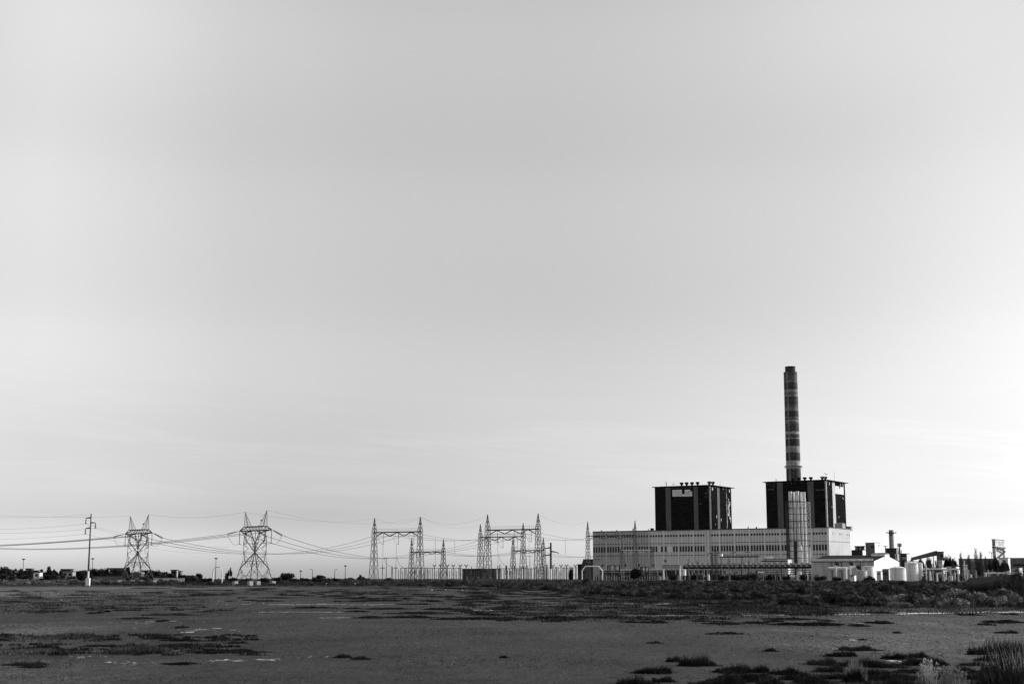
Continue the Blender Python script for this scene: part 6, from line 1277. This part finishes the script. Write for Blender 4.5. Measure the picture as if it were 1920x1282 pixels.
# ------------------------------------------------------------------ marsh grass over the left of the flat (one mass)
def marsh_grass():
    Vs = []; n = 0; tot = 0; B = []
    for k in range(2400):
        px = R.uniform(-20, 1900); py = R.uniform(1100, 1172) if R.random() < .8 else R.uniform(1185, 1260)
        g = G(px, py); w_ = max(patch(*q, g.x, g.y) for q in GRASS)
        if R.random() > w_ * 1.4: continue
        m = 60; sp = R.uniform(.4, 1.6) * (g.y / 120) ** .5
        B.append(np.stack([NP.normal(g.x, sp * 1.6, m), NP.normal(g.y, sp, m), np.full(m, ground_z(g.x, g.y) - .01), NP.uniform(.1, .34, m) * (.6 + .5 * (g.y / 200))], 1))
    B = np.concatenate(B); V, Fc = blade_cloud(B[:, :3], B[:, 3], .06 * (B[:, 1] / 120) ** .5, .3); me = mesh_np('marsh_grass', V, Fc); me.materials.append(M['grass']); tag(link_mesh('marsh_grass', me, None), 'thin marsh grass spread over the left of the flat', 'grass', kind='stuff')
marsh_grass()
# ------------------------------------------------------------------ saltmarsh clumps (centre px, base py, width px, height px)
CL = [(667, 1121.5, 56, 4), (692, 1127, 78, 5), (808, 1127, 36, 5), (856, 1120, 32, 3.5), (918, 1120, 26, 4), (581, 1140, 72, 5), (658, 1141, 25, 4), (724, 1142, 76, 5), (828, 1143, 64, 7), (776, 1133, 58, 2.5), (667, 1147, 40, 3), (788, 1151, 116, 7), (692, 1159, 50, 8), (764, 1158.5, 96, 8), (868, 1161.5, 112, 7), (908, 1153, 58, 6), (935, 1143, 50, 6), (940, 1161, 70, 8),
      (1047, 1140, 106, 8), (1137, 1141, 76, 6), (1250, 1152, 160, 9), (1037, 1161, 86, 12), (1126, 1159.5, 92, 8), (1182, 1167, 32, 5), (1228, 1168, 58, 4.5), (1274, 1159.5, 30, 4), (1362, 1153, 66, 7), (1363, 1170.5, 66, 6.5), (1420, 1168.5, 42, 5.5), (1361, 1189, 60, 5), (1229, 1206, 30, 5.5),
      (310, 1153.5, 80, 6), (248, 1160.5, 58, 3), (298, 1165, 19, 3), (334, 1177.5, 17, 3), (280, 1135, 62, 4), (97, 1136, 32, 4), (80, 1147.5, 90, 5), (172, 1150, 26, 4), (345, 1202, 62, 5), (392, 1196, 27, 6), (441, 1206, 42, 5), (420, 1224, 130, 7), (330, 1246, 62, 6), (38, 1248, 80, 8), (58, 1252, 46, 7), (225, 1226, 100, 9), (335, 1214, 120, 8), (120, 1197, 160, 7), (60, 1222, 130, 8), (180, 1212, 70, 5),
      (642, 1233, 34, 8), (675, 1236.5, 35, 8), (944, 1233, 13, 5.5), (1486, 1162, 100, 5), (1528, 1172.5, 132, 9), (1457, 1166, 32, 4), (1556, 1165, 28, 5.5), (1617, 1174, 34, 7), (1656, 1169, 54, 9), (1683, 1187, 13, 4), (1617, 1200, 16, 4), (1453, 1150, 70, 9), (1655, 1149.5, 54, 5), (1826, 1153.5, 42, 5), (1902, 1152.5, 24, 4), (1892, 1168, 76, 11), (1857, 1172, 25, 5), (1893, 1187, 40, 6),
      (1267, 1241, 32, 13), (1310, 1249, 76, 23), (1228, 1263, 76, 17), (1193, 1284, 72, 18), (1244, 1279, 46, 14), (1382, 1262, 84, 17), (1392, 1279, 100, 20), (1430, 1261, 32, 18), (1446, 1221, 28, 7), (1450, 1286, 60, 22), (1481, 1265, 70, 15), (1582, 1231, 64, 14), (1616, 1220, 80, 10), (1553, 1247, 72, 15), (1565, 1260, 70, 15), (1630, 1251, 100, 16), (1672, 1252, 70, 10), (1685, 1236, 58, 14), (1722, 1233, 48, 14), (1745, 1248, 96, 18), (1837, 1227, 38, 18), (1844, 1238, 32, 7), (1832, 1248, 54, 10), (1606, 1279, 44, 30), (1680, 1276, 110, 16), (1800, 1262, 110, 12), (1720, 1262, 80, 10), (1530, 1282, 80, 18), (1880, 1262, 70, 22), (1420, 1273, 70, 14), (1505, 1275, 80, 15), (1565, 1273, 60, 13), (1645, 1266, 80, 13), (1765, 1273, 80, 13), (1850, 1274, 80, 16), (1905, 1248, 60, 16), (1360, 1284, 90, 20), (1310, 1286, 40, 10)]
CLAND = [(0, 'slim concrete pole'), (215, 'smaller pylon'), (390, 'larger pylon'), (560, 'gap before the first gantry'), (720, 'first tall gantry'), (860, 'tallest gantry'), (1080, 'left end of the hall'), (1200, 'left boiler house'), (1400, 'pipe rack'), (1500, 'right boiler house'), (1595, 'warehouse gable'), (1690, 'bright tanks'), (1800, 'concrete tower')]
CLN = {}
for cx_, by, w_, h_ in sorted(CL, key=lambda q: (-q[1], q[0])):
    lm = [t for x, t in CLAND if x <= cx_][-1]; CLN[lm] = CLN.get(lm, 0) + 1
    g = G(cx_, by); D = g.y; a = w_ * D / FE / 2; b = min(a, .35 * a + .5) if by < 1185 else min(a * .8, 1.1); hm = h_ * D / FE * (1.3 if by > 1195 else 1.15)
    if by < 1185: b = min(b + .8, 4.5); hm = max(.22, hm * .7)
    n = int(min(7000, max(700, 1500 * a * b * (1.3 if by > 1195 else .35)))); hub = R.randint(3, 6)
    r = np.sqrt(NP.random(n)); r = np.where(NP.random(n) < .16, r * (1 + np.abs(NP.normal(0, .3, n))), r); th = NP.uniform(0, 6.283, n); u = r * np.cos(th); v = r * np.sin(th); ph = R.uniform(0, 6)
    edge_ = 1 - .22 * np.sin(th * 3 + ph) - .12 * np.sin(th * 7 + ph * 2); u *= edge_; v *= edge_
    hump = (1 - np.clip(u * u + v * v, 0, 1)) ** .45 * (.62 + .38 * np.sin(u * hub + ph) * np.cos(v * 3 + ph))
    gx = g.x + u * a; gy = g.y + b * .9 + v * b
    lean = .38
    hh = np.maximum(.05, hm * hump * NP.uniform(.5, 1.15, n))
    V, Fc = blade_cloud(np.stack([u * a, v * b, np.zeros(n)], 1), hh, (.035 if by > 1195 else .09), lean)
    P = np.stack([u * a, v * b, hh * NP.random(n) ** .7 * .85], 1)[: n // 2]; V2, F2 = leaf_cloud(P, NP.uniform(.6, 1.3, len(P)) * (.055 if by > 1195 else .16))
    me = mesh_np('saltmarsh_clump', np.concatenate([V, V2]), np.concatenate([Fc, F2 + len(V)])); me.materials.append(M['marsh'])
    sz = 'broad' if w_ > 75 else 'small' if w_ < 36 else 'low'
    o = link_mesh('saltmarsh_clump', me, None, None, (g.x, g.y + b * .9, ground_z(g.x, g.y) - .01)); tag(o, f'{sz} dark saltmarsh clump, {ORD[CLN[lm] - 1]} from front below the {lm}', 'saltmarsh clump', 'saltmarsh clumps on the mudflat')
# ------------------------------------------------------------------ tall grass and reeds, bottom right and on the left
def reeds(name, label, cat, cx_, by, w_, h_, n, m, wid, lean=.2, depth=1.0, heads=False, hv=.35):
    g = G(cx_, by); a = w_ * g.y / FE / 2; hm = h_ * g.y / FE; u = NP.normal(0, .5, n).clip(-1, 1); v = NP.normal(0, .5, n).clip(-1, 1)
    hh = hm * NP.uniform(1 - hv * 1.6, 1.05, n) * (1 - .35 * u * u)
    B = np.stack([u * a, v * depth, np.zeros(n)], 1); V, Fc = blade_cloud(B, hh, wid, lean)
    o = thing(name, label, cat, (g.x, g.y, ground_z(g.x, g.y) - .02))
    if heads:
        k = n // 3; tips = V.reshape(-1, 3, 3)[:k, 2]; P = np.repeat(tips, 9, 0) + NP.normal(0, .035, (k * 9, 3)); V2, F2 = leaf_cloud(P, .06); Fc = np.concatenate([Fc, F2 + len(V)]); V = np.concatenate([V, V2])
    link_mesh('blades', mesh_np('blades', V, Fc), M[m], o)
reeds('grass_tuft', 'round dark tuft with pale tall blades on top, bottom right', 'grass tuft', 1604, 1276, 36, 45, 420, 'reed', .03, .12, .4)
reeds('reed_clump', 'pale flowering reeds at the bottom edge, left of the tall dark grass', 'reeds', 1738, 1284, 34, 46, 170, 'reed', .03, .12, .5, True, .45)
reeds('reed_clump', 'pale flowering reeds beside the frontmost broad clump, nearer the corner', 'reeds', 1785, 1284, 50, 36, 200, 'reed', .03, .16, .5, True, .45)
reeds('tall_grass', 'tall blurred grey grass filling the bottom right corner', 'grass', 1918, 1290, 130, 72, 700, 'reedgreen', .04, .24, 2.0, False, .52)
reeds('tall_grass', 'tall thin grass rising above the right edge of the mud', 'grass', 1893, 1240, 90, 40, 500, 'reedgreen', .04, .24, 2.0, False, .55)
reeds('tall_grass', 'wispy pale grass fan behind the tall corner grass', 'grass', 1890, 1222, 90, 30, 500, 'reedgreen', .045, .3, 2.5, False, .5)
reeds('tall_grass', 'paler tall grass standing in the broad tuft at the lower left', 'grass', 262, 1222, 96, 15, 1500, 'grass', .05, .2, 1.2, False, .45)
reeds('tall_grass', 'short grey grass strip near the left edge, upper one', 'grass', 100, 1197, 190, 9, 1500, 'grass', .05, .25, 1.6, False, .5)
reeds('tall_grass', 'short grey grass strip near the left edge, lower one', 'grass', 60, 1224, 150, 11, 1500, 'grass', .05, .25, 1.4, False, .5)
reeds('tall_grass', 'dark leaning grass at the bottom edge under the tanks', 'grass', 1690, 1288, 80, 24, 700, 'reedgreen', .03, .2, .6, False, .4)
reeds('tall_grass', 'bent straggling grass at the foot of the tall corner grass', 'grass', 1872, 1280, 110, 34, 900, 'reedgreen', .03, .5, 1.8, False, .6)
reeds('tall_grass', 'short straggling grass in front of the round tuft', 'grass', 1640, 1290, 150, 22, 900, 'reedgreen', .03, .5, .8, False, .6)
reeds('tall_grass', 'sparse dry stalks rising above the tall corner grass', 'grass', 1905, 1262, 110, 66, 110, 'reed', .028, .22, 2.0, False, .5)
def clods():
    n = 70000; px = NP.uniform(-20, 1940, n); py = 1118 + 172 * NP.random(n) ** .8; d = (CY - py) / F; dy = CT - d * ST; dz = ST + d * CT; t = -H / dz; X = (px - CX) / F * t; Y = dy * t
    w_ = NP.uniform(.5, 1.7, n) * Y / FE * 1.1 * NP.uniform(.5, 1.2, n); h = w_ * NP.uniform(.5, 1.2, n); k = 3; a0 = NP.uniform(0, 6.28, n); V = [np.stack([X, Y, h], 1)]
    for j in range(4): a = a0 + j * 1.571; V.append(np.stack([X + np.cos(a) * w_ * 1.2, Y + np.sin(a) * w_, np.full(n, -.01)], 1))
    V = np.stack(V, 1).reshape(-1, 3); b = np.arange(n)[:, None] * 5; Fc = np.concatenate([b + np.array([[0, 1 + j, 1 + (j + 1) % 4]]) for j in range(4)])
    me = mesh_np('mud_clods', V, Fc); me.materials.append(M['clod']); tag(link_mesh('mud_clods', me, None), 'small clods and bits of weed strewn over the mud', 'mud clods', kind='stuff')
M['clod'] = leafmat('mud_clod_grey', .005, .10, .0, .08)
clods()
# ------------------------------------------------------------------ big bush and black pipe at the right edge
def big_bush(px, by, w_, h_, label, n=5200, m='shrub'):
    g = G(px, by, 0.3); a = w_ * g.y / FE / 2; hz = h_ * g.y / FE; P = lumpy(n, a, a * .8, hz * .85, 14, .5); V, Fc = leaf_cloud(P, NP.uniform(.5, 1.5, n) * .2, LUMP['out'], .7)
    B = np.stack([NP.normal(0, a * .4, 500), NP.normal(0, a * .3, 500), np.full(500, hz * .3)], 1); V2, F2 = blade_cloud(B, NP.uniform(.4, .85, 500) * hz, .03, .3)
    o = thing('bush', label, 'bush', (g.x, g.y, ground_z(g.x, g.y))); link_mesh('crown', mesh_np('crown', np.concatenate([V, V2]), np.concatenate([Fc, F2 + len(V)])), M[m], o)
    mb = MB()
    for k in range(7): t = 6.28 * k / 7; mb.beam(o.location, o.location + Vector((math.cos(t) * a * .5, math.sin(t) * a * .4, hz * .6)), .08, .03, n=5)
    mb.build('stems', M['trunk'], o)
big_bush(1897, 1129, 84, 62, 'tall dark feathery bush at the right edge, in front of the black pipe'); big_bush(1924, 1126, 70, 72, 'taller dusky bush cut by the right frame edge', 4200); big_bush(1854, 1124, 50, 17, 'low grey bush at the foot of the black pipe', 2200, 'shrubpale')
def black_pipe():
    D = 232; a = W(1823, 1095.5, D); b = W(1905, 1089, D - 14); r = 12.2 * D / FE; root = thing('drain_pipe', 'big black pipe lying in the scrub, its open end facing left', 'pipe', Vector(((a.x + b.x) / 2, D + 4, ground_z(a.x, D)))); d = (b - a).normalized(); s_ = d.cross(UP).normalized(); t = s_.cross(d); n = 24; vs_ = []; fs = []
    rings = [(0, .86), (0, 1), (0, 1.08), (.5, 1.08), (.55, 1)]
    L = (b - a).length
    for k in range(1, 40): rings += [(.55 + (L - .6) * k / 40 - .05, 1.0), (.55 + (L - .6) * k / 40, 1.03), (.55 + (L - .6) * k / 40 + .05, 1.0)]
    rings += [(L, 1)]
    rings = [(2.5, .86)] + rings
    for x, q in rings:
        for k in range(n): an = 2 * math.pi * k / n; vs_.append(a + d * x + (s_ * math.cos(an) + t * math.sin(an)) * r * q)
    for i in range(len(rings) - 1):
        for k in range(n): fs.append((i * n + k, i * n + (k + 1) % n, (i + 1) * n + (k + 1) % n, (i + 1) * n + k))
    fs.append(tuple(range(n)))
    mb = MB(); mb.add(vs_, fs); mb.build('pipe_body', M['rubber'], root, smooth=True)
black_pipe()
# ------------------------------------------------------------------ scraps of litter and small stones on the mud
LIT = [(1033, 1116.5), (1060, 1117), (1273, 1141.5), (1319, 1141.5), (1487, 1133), (1548, 1131), (1643, 1139), (1803, 1135.5), (1814, 1140.5), (1352, 1140), (867, 1106), (835, 1105.5), (810, 1105.5), (334, 1151), (382, 1165), (1690, 1210.5), (1452, 1213), (1377, 1228), (853, 1232.5), (1240, 1261), (1750, 1119.5), (612, 1094.5), (920, 1111), (494, 1131), (1012, 1127), (1017, 1131), (1429, 1118), (1700, 1156), (1891, 1185), (115, 1125), (140, 1191)]
LN = {}
for k, (px, py) in enumerate(LIT):
    g = G(px, py); z0 = ground_z(g.x, g.y)
    if py < 1096: g = plan(px, 615); z0 = ground_z(g.x, g.y) + .8
    lm = [t for x, t in CLAND if x <= px][-1]; LN[lm] = LN.get(lm, 0) + 1
    s = (.9 if py < 1150 else .55) * g.y / FE * 1.2; rr = random.Random(k); mb = MB(); n = 7; vs_ = [(0, 0, s * rr.uniform(.9, 1.5))]
    for j in range(n): t = 6.283 * j / n; q = s * rr.uniform(.5, 1.3); vs_.append((math.cos(t) * q, math.sin(t) * q, s * rr.uniform(.1, .7)))
    for j in range(n): t = 6.283 * j / n; q = s * rr.uniform(.7, 1.1); vs_.append((math.cos(t) * q, math.sin(t) * q, -.02))
    mb.add([(g.x + a, g.y + b, z0 + c) for a, b, c in vs_], [(0, 1 + j, 1 + (j + 1) % n) for j in range(n)] + [(1 + j, 1 + n + j, 1 + n + (j + 1) % n, 1 + (j + 1) % n) for j in range(n)])
    tag(mb.build('litter_scrap', M['litter'], None, (g.x, g.y, z0)), f'crumpled white litter scrap on the flat below the {lm}', 'litter', f'white litter scraps below the {lm}')
# low mats of saltmarsh too many to count, between the mud and the scrub
def marsh_mats():
    Vs = []; Fs = []; n0 = 0; k = 0
    while k < 820:
        q = R.random()
        if q < .62: px = R.uniform(860, 1560); t = R.random(); e = min(1145, HOR + H * FE / edge(px)); py = e + (1166 - e) * t ** 1.4 * (1 if px < 1350 else .55)
        elif q < .85: px = R.uniform(-10, 900); py = R.uniform(1101, 1150) if px < 420 else R.uniform(1101, 1128)
        else: px = R.uniform(-10, 480); py = R.choice([R.uniform(1190, 1202), R.uniform(1208, 1228)])
        g = G(px, py); k += 1; wpx = R.uniform(14, 75) * (1 if py < 1180 else .8); a = wpx * g.y / FE / 2; b = min(3.2, a * R.uniform(.25, .6)); n = int(min(420, 60 + 60 * a * b)); r = np.sqrt(NP.random(n)); th = NP.uniform(0, 6.283, n); ph = R.uniform(0, 6)
        e_ = 1 - .3 * np.sin(th * 2 + ph) - .2 * np.sin(th * 5 + ph); u = r * np.cos(th) * e_; v = r * np.sin(th) * e_
        hh = R.uniform(.16, .34) * (g.y / 200) ** .35 * (1 - np.clip(u * u + v * v, 0, 1)) ** .4 * NP.uniform(.5, 1.1, n) + .03
        V, Fc = blade_cloud(np.stack([g.x + u * a, g.y + v * b, np.full(n, ground_z(g.x, g.y) - .01)], 1), hh, .11 * (g.y / 200) ** .5 + .03, .45); Vs.append(V); Fs.append(Fc + n0); n0 += len(V)
    me = mesh_np('saltmarsh', np.concatenate(Vs), np.concatenate(Fs)); me.materials.append(M['marshmat']); tag(link_mesh('saltmarsh', me, None), 'low dark saltmarsh growing in mats before the scrub bank', 'saltmarsh', kind='stuff')
M['marshmat'] = leafmat('marsh_mat_stems', .008, .04)
marsh_mats()
